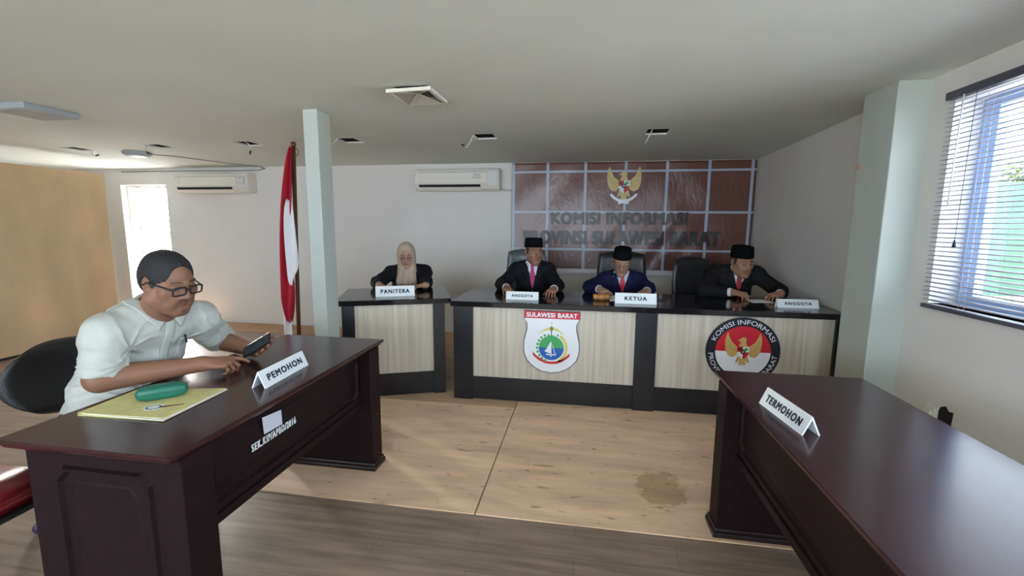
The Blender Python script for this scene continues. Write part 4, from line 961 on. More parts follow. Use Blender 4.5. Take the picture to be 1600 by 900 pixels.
# ------------------------------------------------------------------ people: smooth implicit surfaces meshed with surface nets
def V3(*a): return np.array(a, float)
def rotm(h, p, r):
    """heading (+ turns to the person's left, +x), pitch (+ looks down), roll, in degrees; face is -y"""
    return np.array((Matrix.Rotation(rad(h), 3, 'Z') @ Matrix.Rotation(rad(p), 3, 'X') @ Matrix.Rotation(rad(r), 3, 'Y')))
class SDF:
    def __init__(s): s.ops = []
    def cap(s, a, b, ra, rb=None, k=0.02, sub=False, flat=False, sq=None):
        a = np.array(a, float); b = np.array(b, float); rb = ra if rb is None else rb; R = max(ra, rb)
        s.ops.append(('c', (a, b, ra, rb, flat), k, sub, np.minimum(a, b)-R, np.maximum(a, b)+R)); return s
    def ell(s, c, r, R=None, k=0.02, sub=False):
        c = np.array(c, float); r = np.array(r, float); R = np.eye(3) if R is None else np.array(R)
        e = np.sqrt((R*R) @ (r*r)); s.ops.append(('e', (c, r, R), k, sub, c-e, c+e)); return s
    def sph(s, c, r, **k): return s.ell(c, (r, r, r), **k)
    def planes(s, pls, lo, hi, k=0.004, sub=True):
        """convex region: all n.p <= d"""
        s.ops.append(('p', [(np.array(n, float)/np.linalg.norm(n), d/np.linalg.norm(n)) for n, d in pls], k, sub, np.array(lo, float), np.array(hi, float))); return s
    def keep(s, n, d):
        """cut everything where n.p > d"""
        n = np.array(n, float); l = np.linalg.norm(n); s.ops.append(('k', (n/l, d/l), 0, False, None, None)); return s
    @staticmethod
    def _d(kind, p, X, Y, Z):
        if kind == 'c':
            a, b, ra, rb, flat = p; ba = b-a; L2 = ba @ ba + 1e-12
            px, py, pz = X-a[0], Y-a[1], Z-a[2]
            h0 = (px*ba[0]+py*ba[1]+pz*ba[2])/L2; h = np.clip(h0, 0, 1)
            d = np.sqrt((px-h*ba[0])**2+(py-h*ba[1])**2+(pz-h*ba[2])**2)-(ra+(rb-ra)*h)
            if flat: d = np.maximum(d, (h0-1)*math.sqrt(L2))
            return d
        if kind == 'e':
            c, r, R = p; x, y, z = X-c[0], Y-c[1], Z-c[2]
            q = [R[0, i]*x+R[1, i]*y+R[2, i]*z for i in range(3)]
            k0 = np.sqrt((q[0]/r[0])**2+(q[1]/r[1])**2+(q[2]/r[2])**2); k1 = np.sqrt((q[0]/r[0]**2)**2+(q[1]/r[1]**2)**2+(q[2]/r[2]**2)**2)
            return k0*(k0-1)/(k1+1e-9)
        if kind == 'p':
            d = None
            for n, o in p:
                e = n[0]*X+n[1]*Y+n[2]*Z-o
                d = e if d is None else np.maximum(d, e)
            return d
    @staticmethod
    def _comb(d, e, k, sub):
        if sub:
            h = np.maximum(k-np.abs(d+e), 0)/max(k, 1e-6); return np.maximum(d, -e)+h*h*k*0.25
        h = np.maximum(k-np.abs(d-e), 0)/max(k, 1e-6); return np.minimum(d, e)-h*h*k*0.25
    def at(s, P):
        X, Y, Z = P[..., 0], P[..., 1], P[..., 2]; d = np.full(X.shape, 9.0)
        for kind, p, k, sub, lo, hi in s.ops:
            if kind == 'k': d = np.maximum(d, p[0][0]*X+p[0][1]*Y+p[0][2]*Z-p[1])
            else: d = s._comb(d, s._d(kind, p, X, Y, Z), k, sub)
        return d
    def mesh(s, h):
        pos = [o for o in s.ops if o[0] != 'k' and not o[3]]
        lo = np.min([o[4] for o in pos], 0)-3*h; hi = np.max([o[5] for o in pos], 0)+3*h
        n = np.ceil((hi-lo)/h).astype(int)+1
        ax = [(lo[i]+h*np.arange(n[i])).astype(np.float32) for i in range(3)]
        D = np.full(n, 0.2, np.float32)
        for kind, p, k, sub, l, u in s.ops:
            if kind == 'k':
                X, Y, Z = ax[0][:, None, None], ax[1][None, :, None], ax[2][None, None, :]
                np.maximum(D, p[0][0]*X+p[0][1]*Y+p[0][2]*Z-p[1], out=D); continue
            m = k+4*h
            i0 = np.clip(np.floor((l-m-lo)/h).astype(int), 0, n); i1 = np.clip(np.ceil((u+m-lo)/h).astype(int)+1, 0, n)
            if np.any(i1 <= i0): continue
            sl = tuple(slice(a, b) for a, b in zip(i0, i1))
            X, Y, Z = ax[0][sl[0]][:, None, None], ax[1][sl[1]][None, :, None], ax[2][sl[2]][None, None, :]
            e = s._d(kind, p, X, Y, Z).astype(np.float32)
            D[sl] = s._comb(D[sl], e, k, sub)
        return surface_nets(D, lo, h)
def surface_nets(D, lo, h):
    S = D < 0
    nx, ny, nz = D.shape
    c = [(i, j, k) for i in (0, 1) for j in (0, 1) for k in (0, 1)]
    def sub(A, o): return A[o[0]:nx-1+o[0], o[1]:ny-1+o[1], o[2]:nz-1+o[2]]
    cnt = sum(sub(S, o).astype(np.int8) for o in c)
    act = (cnt > 0) & (cnt < 8); idx = np.argwhere(act)
    vid = np.full(act.shape, -1, np.int32); vid[act] = np.arange(len(idx))
    vals = np.stack([D[idx[:, 0]+o[0], idx[:, 1]+o[1], idx[:, 2]+o[2]] for o in c], 1)
    acc = np.zeros((len(idx), 3)); w = np.zeros(len(idx))
    for a in range(8):
        for b_ in range(a+1, 8):
            oa, ob = np.array(c[a]), np.array(c[b_])
            if np.abs(oa-ob).sum() != 1: continue
            va, vb = vals[:, a], vals[:, b_]; cr = (va < 0) != (vb < 0)
            t = np.where(cr, va/np.where(cr, va-vb, 1), 0)
            acc += np.where(cr[:, None], oa+(ob-oa)*t[:, None], 0); w += cr
    V = lo + h*(idx+acc/w[:, None])
    F = []
    for axis in range(3):
        o = [0, 0, 0]; o[axis] = 1
        A = S[:nx-o[0], :ny-o[1], :nz-o[2]]; B = S[o[0]:, o[1]:, o[2]:]
        cr = A != B; u, v = [(1, 2), (2, 0), (0, 1)][axis]
        e = np.argwhere(cr); ok = (e[:, u] > 0) & (e[:, v] > 0) & (e[:, u] < D.shape[u]-1) & (e[:, v] < D.shape[v]-1); e = e[ok]
        ins = A[e[:, 0], e[:, 1], e[:, 2]]
        def g(du, dv):
            q = e.copy(); q[:, u] += du; q[:, v] += dv; return vid[q[:, 0], q[:, 1], q[:, 2]]
        q = np.stack([g(-1, -1), g(0, -1), g(0, 0), g(-1, 0)], 1)
        q[~ins] = q[~ins][:, ::-1]
        F.append(q)
    F = np.concatenate(F); F = F[(F >= 0).all(1)]
    return V, F
def vnormals(V, F):
    n = np.cross(V[F[:, 2]]-V[F[:, 0]], V[F[:, 3]]-V[F[:, 1]]); N = np.zeros_like(V)
    for i in range(4): np.add.at(N, F[:, i], n)
    return N/(np.linalg.norm(N, axis=1, keepdims=True)+1e-12)
def smooth(V, F, it=2, f=0.5):
    E = np.concatenate([F[:, [0, 1]], F[:, [1, 2]], F[:, [2, 3]], F[:, [3, 0]]])
    cnt = np.bincount(E.ravel(), minlength=len(V)).astype(float)
    for s_ in range(it):
        for ff in (f, -f*0.98):
            A = np.zeros_like(V)
            for a, b_ in ((0, 1), (1, 0)):
                for d in range(3): A[:, d] += np.bincount(E[:, a], V[E[:, b_], d], minlength=len(V))
            V = V+ff*(A/np.maximum(cnt, 1)[:, None]-V)
    return V
def raw_mesh(name, V, F, mats, parent=None, colors=None):
    me = bpy.data.meshes.new(name); me.vertices.add(len(V)); me.vertices.foreach_set('co', V.astype(np.float32).ravel())
    me.loops.add(F.size); me.loops.foreach_set('vertex_index', F.astype(np.int32).ravel())
    me.polygons.add(len(F)); me.polygons.foreach_set('loop_start', np.arange(0, F.size, F.shape[1], dtype=np.int32))
    me.update(calc_edges=True)
    if colors is not None:
        a = me.color_attributes.new('Col', 'FLOAT_COLOR', 'POINT'); cc = np.ones((len(V), 4), np.float32); cc[:, :3] = colors; a.data.foreach_set('color', cc.ravel())
    return link(name, me, mats, parent, smooth=True)
def folds(V, N, amp, freq=(38, 22, 30), seed=0):
    x, y, z = V.T*1.0
    f = np.sin(freq[0]*x+9*np.sin(11*z+seed)+seed)*0.5+np.sin(freq[1]*y+freq[2]*z+5*np.sin(17*x+seed*2))*0.5
    f += 0.5*np.sin(61*(x+z)*0.7+4*np.sin(23*y+seed))
    return V+N*(amp*f)[:, None]

def creases(V, N, amp, anchors, seed=0):
    """sharp cloth folds that run away from the given anchor points"""
    out = np.zeros(len(V))
    for i, (a, reach, nf) in enumerate(anchors):
        q = V-np.array(a); d = np.linalg.norm(q, axis=1)
        ang = np.arctan2(q[:, 2], q[:, 0]+0.6*q[:, 1]) + 1.1*d/reach + 0.25*np.sin(17*d+i+seed)
        r = 1-np.abs(np.sin(nf*ang+i*1.7+seed)); out += (r**2)*np.exp(-(d/reach)**2)*np.clip(d/0.04, 0, 1)
    return V+N*(amp*out)[:, None]

# ---- head in its own frame: face -y, centre at mid height, chin at z=-0.12, crown at +0.115
def head_prims(S, T, R, s, o):
    """o: options jaw, chubby"""
    ch = o.get('chub', 0.0); j = o.get('jaw', 0.0)
    def E(c, r, k=0.02, sub=False): S.ell(T(c), [x*s for x in r], R, k*s, sub)
    def C(a, b_, ra, rb=None, k=0.012, sub=False): S.cap(T(a), T(b_), ra*s, (rb or ra)*s, k*s, sub)
    E((0, 0.012, 0.030), (0.076, 0.097, 0.086))
    E((0, -0.032, -0.035), (0.061+ch*0.5, 0.060, 0.080), 0.03)
    C((-0.046-ch*0.6, -0.01, -0.062), (-0.016, -0.066, -0.103), 0.022+ch, 0.018+ch*0.3, 0.03); C((0.046+ch*0.6, -0.01, -0.062), (0.016, -0.066, -0.103), 0.022+ch, 0.018+ch*0.3, 0.03)
    E((0, -0.074, -0.102), (0.020+ch*0.3, 0.016, 0.016), 0.02)
    for q in (-1, 1):
        E((q*0.043, -0.062, -0.022), (0.022+ch*0.4, 0.018, 0.018+ch*0.3), 0.022)
        C((q*0.010, -0.089, 0.026), (q*0.046, -0.074, 0.026), 0.008, 0.007, 0.016)
        E((q*0.0325, -0.094, 0.004), (0.017, 0.012, 0.011), 0.010, True)
        E((q*0.0325, -0.0765, 0.003), (0.0155, 0.0135, 0.0125), 0.003)
        C((q*0.020, -0.0885, 0.0065), (q*0.045, -0.083, 0.0065), 0.0032, 0.003, 0.004)
        E((q*0.079, 0.012, -0.004), (0.007, 0.017, 0.030), 0.008); E((q*0.083, 0.008, -0.002), (0.004, 0.009, 0.017), 0.004, True)
        E((q*0.013, -0.098, -0.031), (0.009, 0.010, 0.008), 0.007)
        C((q*0.024, -0.082, -0.040), (q*0.034, -0.070, -0.068), 0.010+ch*0.3, 0.010+ch*0.4, 0.02)
    C((0, -0.090, 0.014), (0, -0.110, -0.027), 0.0085, 0.0125, 0.014)
    C((0, -0.096, -0.036), (0, -0.088, -0.050), 0.006, 0.006, 0.01)
    C((-0.018, -0.084, -0.0595), (0, -0.091, -0.0575), 0.0055, 0.0068, 0.006); C((0.018, -0.084, -0.0595), (0, -0.091, -0.0575), 0.0055, 0.0068, 0.006)
    C((-0.015, -0.083, -0.0695), (0.015, -0.083, -0.0695), 0.0070, 0.0070, 0.005); E((0, -0.088, -0.0695), (0.012, 0.007, 0.006), 0.005)
    C((-0.021, -0.0905, -0.0640), (0.021, -0.0905, -0.0640), 0.0016, 0.0016, 0.003, True)
def paint_head(V, T, s, base, o):
    """colours of the face: lips, brows, eyes, stubble, and painted shade in the mouth line"""
    Tinv = lambda P: (P-T((0, 0, 0))) @ T.R/s
    q = Tinv(V); x, y, z = q.T; col = np.tile(np.array(base), (len(V), 1))
    def blend(w, c):
        nonlocal col
        w = np.clip(w, 0, 1)[:, None]; col = col*(1-w)+np.array(c)*w
    front = y < -0.03
    def ellw(c, r, soft=0.25):
        d = np.sqrt(sum(((q[:, i]-c[i])/r[i])**2 for i in range(3))); return np.clip((1-d)/soft, 0, 1)*front
    base = np.array(base)
    blend(0.75*ellw((0, -0.088, -0.0585), (0.021, 0.02, 0.0058)), base*np.array([0.88, 0.66, 0.64])); blend(0.75*ellw((0, -0.088, -0.0705), (0.018, 0.02, 0.0065)), base*np.array([0.95, 0.62, 0.60]))
    blend(ellw((0, -0.09, -0.0640), (0.021, 0.02, 0.0015), 0.5), base*0.42)  # shade of the groove between the lips, painted in
    if o.get('moustache', 0): blend(o['moustache']*ellw((0, -0.095, -0.050), (0.027, 0.02, 0.0075), 0.6), (0.02, 0.018, 0.016))
    if o.get('goatee', 0): blend(o['goatee']*ellw((0, -0.085, -0.098), (0.020, 0.03, 0.016), 0.7), (0.03, 0.025, 0.022))
    bc = o.get('brow', (0.02, 0.016, 0.014))
    for g in (-1, 1):
        d = np.abs(z-(0.0295+0.004*np.cos((x*g-0.030)*60)-0.003)); w = np.clip((0.0042-d)/0.002, 0, 1)*((x*g > 0.012) & (x*g < 0.050))*front
        blend(0.85*w, bc)
        blend(ellw((g*0.0325, -0.09, 0.0005), (0.0130, 0.02, 0.0032), 0.3), (0.33, 0.29, 0.27))
        blend(ellw((g*0.0325, -0.09, 0.0005), (0.0058, 0.02, 0.0046), 0.3), (0.015, 0.010, 0.008))
        blend(0.9*ellw((g*0.0325, -0.09, 0.0052), (0.0165, 0.02, 0.0018), 0.5), (0.02, 0.014, 0.012))
    blend(0.18*ellw((0, -0.10, -0.028), (0.02, 0.03, 0.018), 0.6), base*np.array([1.15, 0.85, 0.8]))
    if o.get('stubble', 0): blend(o['stubble']*np.clip((-0.045-z)/0.03, 0, 1)*(y < 0.0)*(np.abs(x) < 0.075), base*0.45)
    if o.get('sideburn'):
        w = ((y > -0.035+0.3*np.maximum(0, 0.02-z)) & (z > -0.012) & (z < 0.12) & (np.abs(x) > 0.045) | (y > 0.055) & (z > -0.075) & (z < 0.12)).astype(float)
        ear = (np.abs(x) > 0.0765) & (np.abs(z) < 0.036) & (y < 0.035)
        blend(w*(~ear)*0.95, o['sideburn'])
    return col
def make_T(c, R, s):
    c = np.array(c, float)
    def T(p): return c+R @ (np.array(p, float)*s)
    T.R = R; T.c = c; T.s = s
    return T

def hand_prims(S, wr, d, n, side, s=1.0, curl=(25, 30, 20), spread=8, thumb=(35, 20), fcurl=None, k=0.006, thumb_in=0.0):
    """wr wrist point, d finger direction, n back-of-hand normal, side +1 right hand / -1 left hand"""
    d = np.array(d, float); d /= np.linalg.norm(d); n = np.array(n, float); n -= d*(n @ d); n /= np.linalg.norm(n)
    t = np.cross(n, d)*side        # towards the thumb
    wr = np.array(wr, float)
    offs = [0.030, 0.010, -0.011, -0.030]; plen = [0.092, 0.096, 0.090, 0.080]; ln = [0.074, 0.082, 0.075, 0.058]; rad_ = [0.0092, 0.0095, 0.009, 0.008]
    S.cap(wr-d*0.02*s, wr+d*0.02*s, 0.026*s, 0.024*s, k=0.02)
    S.ell(wr+d*0.052*s, (0.050*s, 0.042*s, 0.016*s), np.stack([d, t, n], 1), k=0.02)
    for i in range(4):
        base = wr+d*plen[i]*s+t*offs[i]*s
        S.cap(wr+d*0.02*s+t*offs[i]*0.55*s, base, 0.015*s, 0.0115*s, k=0.010)
        S.sph(base+n*0.002*s, 0.0118*s, k=0.006)
        a = rad(spread*(1.5-i)); dd = math.cos(a)*d+math.sin(a)*t; p = base; ang = 0
        cs = fcurl[i] if fcurl else curl
        for q, f in enumerate((0.44, 0.31, 0.25)):
            ang += rad(cs[q]); v = math.cos(ang)*dd-math.sin(ang)*n
            e = p+v*ln[i]*f*s; r0 = rad_[i]*s*(1-0.10*q); S.cap(p, e, r0, r0*0.90, k=0.0035)
            S.sph(e, r0*1.0, k=0.003) if q < 2 else None
            p = e
    b0 = wr+d*0.020*s+t*0.024*s-n*0.006*s; a = rad(thumb[0])
    v = math.cos(a)*d+math.sin(a)*t-0.25*n; v /= np.linalg.norm(v); p1 = b0+v*0.045*s
    S.cap(b0, p1, 0.0165*s, 0.0125*s, k=0.014)
    a2 = rad(thumb[0]-thumb[1]); v2 = math.cos(a2)*d+math.sin(a2)*t-(0.3+thumb_in)*n; v2 /= np.linalg.norm(v2)
    p2 = p1+v2*0.032*s; S.cap(p1, p2, 0.0115*s, 0.0105*s, k=0.005); p3 = p2+v2*0.026*s; S.cap(p2, p3, 0.0105*s, 0.0085*s, k=0.004)
    return S

def torso(S, J, e, b, k=0.05, low=True):
    """J joints; e cloth allowance; b body build"""
    P, C, N = J['pelvis'], J['chest'], J['neck']
    ax = C-P; ax /= np.linalg.norm(ax); lat = J['shL']-J['shR']; lat = lat-ax*(lat @ ax); lat /= np.linalg.norm(lat); fwd = np.cross(ax, lat)  # points to the back (+y)
    Rm = np.stack([lat, fwd, ax], 1)
    w = b.get('w', 1.0); dp = b.get('d', 1.0)
    if low:
        S.ell(P, (0.165*w+e, 0.125*dp+e, 0.13+e), Rm, k)
        S.ell(P*0.55+C*0.45-fwd*b.get('belly', 0.0), (0.145*w+b.get('bellyw', 0)+e, 0.115*dp+b.get('bellyr', 0)+e, 0.16+e), Rm, k)
    S.ell(C, (0.158*w+e, 0.115*dp+e, 0.175+e), Rm, k)
    up = C*0.25+N*0.75
    S.ell(up+fwd*0.012, (0.145*w+e, 0.085*dp+e, 0.085+e), Rm, k)
    S.cap(J['shR'], J['shL'], 0.056*w+e, None, k)
    for q in ('shR', 'shL'):
        S.cap(N+fwd*0.01, J[q]+ax*0.012, 0.048+e*0.8, 0.045+e, k*0.6)
        S.sph(J[q]-ax*0.006, 0.058*w+e, k=0.03)
    return Rm
def arm(S, J, q, e, b, upto=1.0, flat=False, fr=1.0, k=0.02, fore=True, slack=0.0):
    sh, el, wr = J['sh'+q], J['el'+q], J['wr'+q]; a = b.get('arm', 1.0)
    S.cap(sh, el, 0.053*a+e, 0.043*a+e+slack, k=k+0.01)
    f = b.get('fore', a); w0 = b.get('wrist', 0.028)
    if fore: S.cap(el, el+(wr-el)*upto, 0.042*f+e+slack, (0.042*f+(w0-0.042*f)*upto)*fr+e, k=k, flat=flat)

def patch(S, L_, R_, nU, off, name, m, parent, th=0.004, y0=-0.9, zoff=None, axis=(0, 1, 0)):
    """cloth strip between two polylines given in the (x,z) front plane, dropped on to surface S"""
    L_ = np.array(L_, float); R_ = np.array(R_, float); n = len(L_)
    # densify
    tt = np.linspace(0, n-1, (n-1)*6+1)
    def dens(A): return np.stack([np.interp(tt, np.arange(n), A[:, i]) for i in range(2)], 1)
    L_, R_ = dens(L_), dens(R_); n = len(L_)
    u = np.linspace(0, 1, nU)[None, :, None]
    UV = L_[:, None, :]*(1-u)+R_[:, None, :]*u
    P = np.zeros((n, nU, 3)); P[..., 0] = UV[..., 0]; P[..., 2] = UV[..., 1]; P[..., 1] = y0
    for it in range(60):
        d = S.at(P); P[..., 1] += np.clip(d, -0.02, 0.2)*0.85
        if np.max(np.abs(d)) < 0.0005: break
    bad = np.abs(S.at(P)) > 0.01
    if bad.any() and (~bad).any():
        gi = np.argwhere(~bad)
        for i_, j_ in np.argwhere(bad):
            q_ = gi[np.argmin(((gi-np.array([i_, j_]))**2).sum(1))]; P[i_, j_] = P[q_[0], q_[1]]
    # smooth depth along the strip so that it bridges folds
    for it in range(2):
        Y = P[..., 1]; Y[1:-1] = (Y[:-2]+2*Y[1:-1]+Y[2:])/4; Y[:, 1:-1] = (Y[:, :-2]+2*Y[:, 1:-1]+Y[:, 2:])/4
    # outward offset by numeric normal
    e_ = 0.003
    g = np.stack([S.at(P+np.eye(3)[i]*e_)-S.at(P-np.eye(3)[i]*e_) for i in range(3)], -1); g /= np.linalg.norm(g, axis=-1, keepdims=True)+1e-9
    F_ = P+g*(off+th); B_ = P+g*(off-0.004)
    idx = np.arange(n*nU).reshape(n, nU); A = n*nU
    fs = []
    fs.append(np.stack([idx[:-1, :-1], idx[:-1, 1:], idx[1:, 1:], idx[1:, :-1]], -1).reshape(-1, 4))
    fs.append(np.stack([idx[:-1, :-1], idx[1:, :-1], idx[1:, 1:], idx[:-1, 1:]], -1).reshape(-1, 4)+A)
    ring = np.concatenate([idx[0, :-1], idx[:-1, -1], idx[-1, :0:-1], idx[:0:-1, 0]])
    nx = np.roll(ring, -1); fs.append(np.stack([ring, ring+A, nx+A, nx], -1))
    V = np.concatenate([F_.reshape(-1, 3), B_.reshape(-1, 3)])
    o = raw_mesh(name, V, np.concatenate(fs), m, parent)
    bm_ = bmesh.new(); bm_.from_mesh(o.data); bmesh.ops.recalc_face_normals(bm_, faces=bm_.faces[:]); bm_.to_mesh(o.data); bm_.free()
    return o
def songkok(parent, T, m, h=0.088, rx=0.083, ry=0.103, tilt=0):
    """black velvet cap: tapered oval drum with a soft top seam"""
    b = MB(); R = Matrix(T.R.tolist()).to_4x4(); R.translation = Vector(T.c)
    mt = R @ Matrix.Translation((0, 0.012*T.s, 0.042*T.s)) @ Matrix.Rotation(rad(-6+tilt), 4, 'X')
    s = T.s
    prof = [(1.01, 0.0), (1.035, 0.002), (1.03, 0.02), (1.0, h*0.6), (0.955, h-0.006), (0.94, h), (0.86, h+0.003), (0.70, h-0.002), (0.35, h-0.004), (0.0, h-0.004)]
    b.lathe([(r, z*s) for r, z in prof], 40, mtx=mt, sx=rx*s, sy=ry*s)
    return b.build('cap', m, parent)
def spectacles(parent, T, m, w=0.020, hgt=0.014, thick=0.0016, lens=True, y=-0.108, z=0.000, square=0.5, temple=0.0016, drop=0.0):
    g = None; b = MB()
    def sup(a, p): return (math.copysign(abs(math.cos(a))**p, math.cos(a)), math.copysign(abs(math.sin(a))**p, math.sin(a)))
    rings = []
    for q in (-1, 1):
        ring = []
        for a in np.linspace(0, 2*PI, 28, endpoint=False):
            c, s_ = sup(a, square); ring.append(T((q*0.033+c*w, y+0.20*abs(q*0.033+c*w)**1.5, z+s_*hgt)))
        rings.append(ring); b.tube(ring, thick*T.s, 7, closed=True)
        b.tube([T((q*(0.033+w), y+0.20*(0.033+w)**1.5, z+hgt*0.5)), T((q*0.066, -0.075, z+hgt*0.5)), T((q*0.082, 0.0, z+0.008)), T((q*0.084, 0.02, z-0.01))], temple*T.s, 7)
    b.tube([T((-0.033+w, y+0.003, z+0.003)), T((0, y-0.003, z+0.006)), T((0.033-w, y+0.003, z+0.003))], thick*T.s, 7)
    g = b.build('spectacles', m, parent)
    if lens:
        b = MB()
        for ring in rings: b.poly(ring)
        o = b.build('lens', LENS, g)
    return g

def legs(parent, J, m, shoe, seat_h=0.46, foot=((-0.12, -0.62), (0.12, -0.62)), w=1.0, ground=0.0):
    S = SDF(); P = J['pelvis']
    S.ell(P+V3(0, 0, -0.01), (0.18*w, 0.15, 0.11), k=0.05)
    shoes = []
    for (fx, fy), sgn in zip(foot, (-1, 1)):
        hip = P+V3(sgn*0.095*w, -0.02, -0.02); knee = V3(fx, fy+0.06, seat_h+0.10); ank = V3(fx, fy+0.03, 0.10+ground)
        S.cap(hip, knee, 0.092*w, 0.066*w, k=0.05); S.cap(knee, ank, 0.066*w, 0.05, k=0.02, flat=True)
        shoes.append(ank)
    V, F = S.mesh(0.012); raw_mesh('trousers', smooth(V, F, 2), F, m, parent)
    for a in shoes:
        Q = SDF(); Q.ell(a+V3(0, -0.02, -0.055), (0.042, 0.06, 0.04), k=0.03); Q.ell(a+V3(0, -0.13, -0.068), (0.045, 0.075, 0.030), k=0.03); Q.cap(a+V3(0, 0, -0.03), a+V3(0, 0, 0.01), 0.042, 0.04); Q.keep((0, 0, -1), 0.094-a[2]-ground*0+0.0)
        V, F = Q.mesh(0.006); raw_mesh('shoe', V, F, shoe, parent)
SKIN = skin_mat('skin')
def Jn(**k): return {a: np.array(b_, float) for a, b_ in k.items()}

def body_mesh(t, J, head, R, hs, base, ho, hands, b, h=0.004, neck_r=0.054, armfull=True):
    S = SDF(); T = make_T(head, R, hs)
    torso(S, J, -0.012, b)
    for q in 'RL': arm(S, J, q, 0.0, b, 1.0)
    S.cap(J['neck']+V3(0, 0.01, -0.03), T((0, 0.018, -0.055)), neck_r*1.12, neck_r, k=0.03)
    head_prims(S, T, R, hs, ho)
    for hd in hands: hand_prims(S, **hd)
    V, F = S.mesh(h); V = smooth(V, F, 1, 0.4)
    near = np.linalg.norm(V-T.c, axis=1) < 0.2*hs
    col = np.tile(np.array(base), (len(V), 1)); col[near] = paint_head(V[near], T, hs, base, ho)
    for hd in hands:      # paler nails and knuckle tone
        pass
    raw_mesh('body', V, F, SKIN, t, col)
    return S, T

def suit_man(label, loc, J, head, hrot, hs, base, ho, hands, jacket_m, shirt_m, tie_m, b, glasses=None, seed=0, vz=None, group='officials seated at the bench and the angled desk', cuffR=0.90, cuffL=0.90, pocket=False):
    t = thing('person', label, 'person', loc, 0, group)
    R = rotm(*hrot)
    S, T = body_mesh(t, J, head, R, hs, base, ho, hands, b)
    songkok(t, T, mat('black_velvet', (0.004, 0.004, 0.005), 0.9, spec=0.1))
    if glasses: spectacles(t, T, mat('dark_metal_frame', (0.05, 0.035, 0.03), 0.3), **glasses)
    # shirt: torso, collar, cuffs
    Sh = SDF(); torso(Sh, J, 0.006, b)
    for q in 'RL': Sh.cap(J['el'+q], J['el'+q]+(J['wr'+q]-J['el'+q])*0.965, 0.046, 0.037, k=0.01, flat=True)
    N = J['neck']; nd = T((0, 0.02, -0.06))-N; nd /= np.linalg.norm(nd)
    Sh.cap(N-nd*0.03+V3(0, 0.008, 0), N+nd*0.048+V3(0, 0.008, 0), 0.068, 0.062, k=0.015, flat=True)
    V, F = Sh.mesh(0.006); raw_mesh('shirt', smooth(V, F, 1), F, shirt_m, t)
    # jacket
    K = SDF(); torso(K, J, 0.020, b)
    for q, cu in (('R', cuffR), ('L', cuffL)): arm(K, J, q, 0.013, b, cu, flat=True, fr=1.12, slack=0.006)
    zt = N[2]+0.05; zb = vz if vz else J['chest'][2]-0.14; cx = N[0]; bx = J.get('button', V3(cx, 0, 0))[0]; hw = 0.066
    y_in = N[1]+0.02
    # V opening: two planes through the button point, from the chest forward
    dz = zt-zb
    nl = np.array([-dz, 0, (cx-hw-bx)]); nl_d = nl[0]*bx+nl[2]*zb
    nr = np.array([dz, 0, -(cx+hw-bx)]); nr_d = nr[0]*bx+nr[2]*zb
    K.planes([(nl, nl_d), (nr, nr_d), ((0, 1, 0), y_in)], (cx-0.25, N[1]-0.5, zb-0.02), (cx+0.25, N[1]+0.03, zt+0.15), k=0.006)
    K.cap(N+V3(0, 0.005, -0.06), N+nd*0.20+V3(0, 0.005, 0), 0.071, 0.080, k=0.008, sub=True)
    V, F = K.mesh(0.0055); V = smooth(V, F, 2); N_ = vnormals(V, F); V = folds(V, N_, 0.0022, seed=seed); V = creases(V, N_, 0.008, [(J['elR']+V3(0.03, -0.02, 0), 0.12, 5), (J['elL']+V3(-0.03, -0.02, 0), 0.12, 5), (J['shR']+V3(0.06, -0.08, -0.07), 0.12, 4), (J['shL']+V3(-0.06, -0.08, -0.07), 0.12, 4)], seed)
    jk = raw_mesh('jacket', V, F, jacket_m, t)
    K2 = SDF(); K2.ops = [o for o in K.ops if not o[3]]
    # lapels
    lm = jacket_m
    for sg in (-1, 1):
        def edge(f): return (cx+sg*hw)*(1-f)+bx*f
        inner = [(edge(f)+sg*0.002, zt*(1-f)+zb*f) for f in (0.12, 0.3, 0.45, 0.6, 0.8, 1.0)]
        wd = [0.03, 0.046, 0.062, 0.052, 0.03, 0.004]
        outer = [(x+sg*w_, z+0.006) for (x, z), w_ in zip(inner, wd)]
        patch(K2, inner, outer, 7, 0.002, 'lapel', lm, jk, th=0.004)
    # tie
    kz = N[2]+0.022; L_ = []; R_ = []
    n2 = 7
    for f in np.linspace(0, 1, n2):
        z = kz*(1-f)+(zb-0.02)*f; x = cx*(1-f)+bx*f
        w_ = 0.017-0.006*(f > 0.10)*(f < 0.3)+0.014*max(0, f-0.15)
        L_.append((x-w_, z)); R_.append((x+w_, z))
    patch(Sh, L_, R_, 6, 0.006, 'tie', tie_m, t, th=0.006)
    # collar wings
    for sg in (-1, 1):
        L_ = [(cx+sg*0.006, N[2]+0.040), (cx+sg*0.028, N[2]+0.050), (cx+sg*0.050, N[2]+0.062)]; R_ = [(cx+sg*0.026, N[2]-0.018), (cx+sg*0.046, N[2]+0.008), (cx+sg*0.062, N[2]+0.028)]
        patch(Sh, L_, R_, 5, 0.005, 'collar', shirt_m, t, th=0.003)
    if pocket:
        px_ = cx+0.095; pz = J['chest'][2]-0.015
        patch(K2, [(px_-0.04, pz-0.012), (px_, pz+0.004), (px_+0.05, pz+0.022)], [(px_-0.04, pz-0.005), (px_, pz+0.016), (px_+0.05, pz+0.030)], 4, 0.003, 'pocket_square', WHITEP, jk, th=0.003)
    legs(t, J, jacket_m, mat('black_shoe', (0.012, 0.011, 0.011), 0.3), foot=((J['pelvis'][0]-0.13, J['pelvis'][1]-0.45), (J['pelvis'][0]+0.13, J['pelvis'][1]-0.45)))
    return t, S, T, K2
def local(o, rz=0.0):
    c, s = math.cos(-rz), math.sin(-rz)
    def f(x, y, z):
        x, y = x-o[0], y-o[1]; return np.array((c*x-s*y, s*x+c*y, z))
    return f
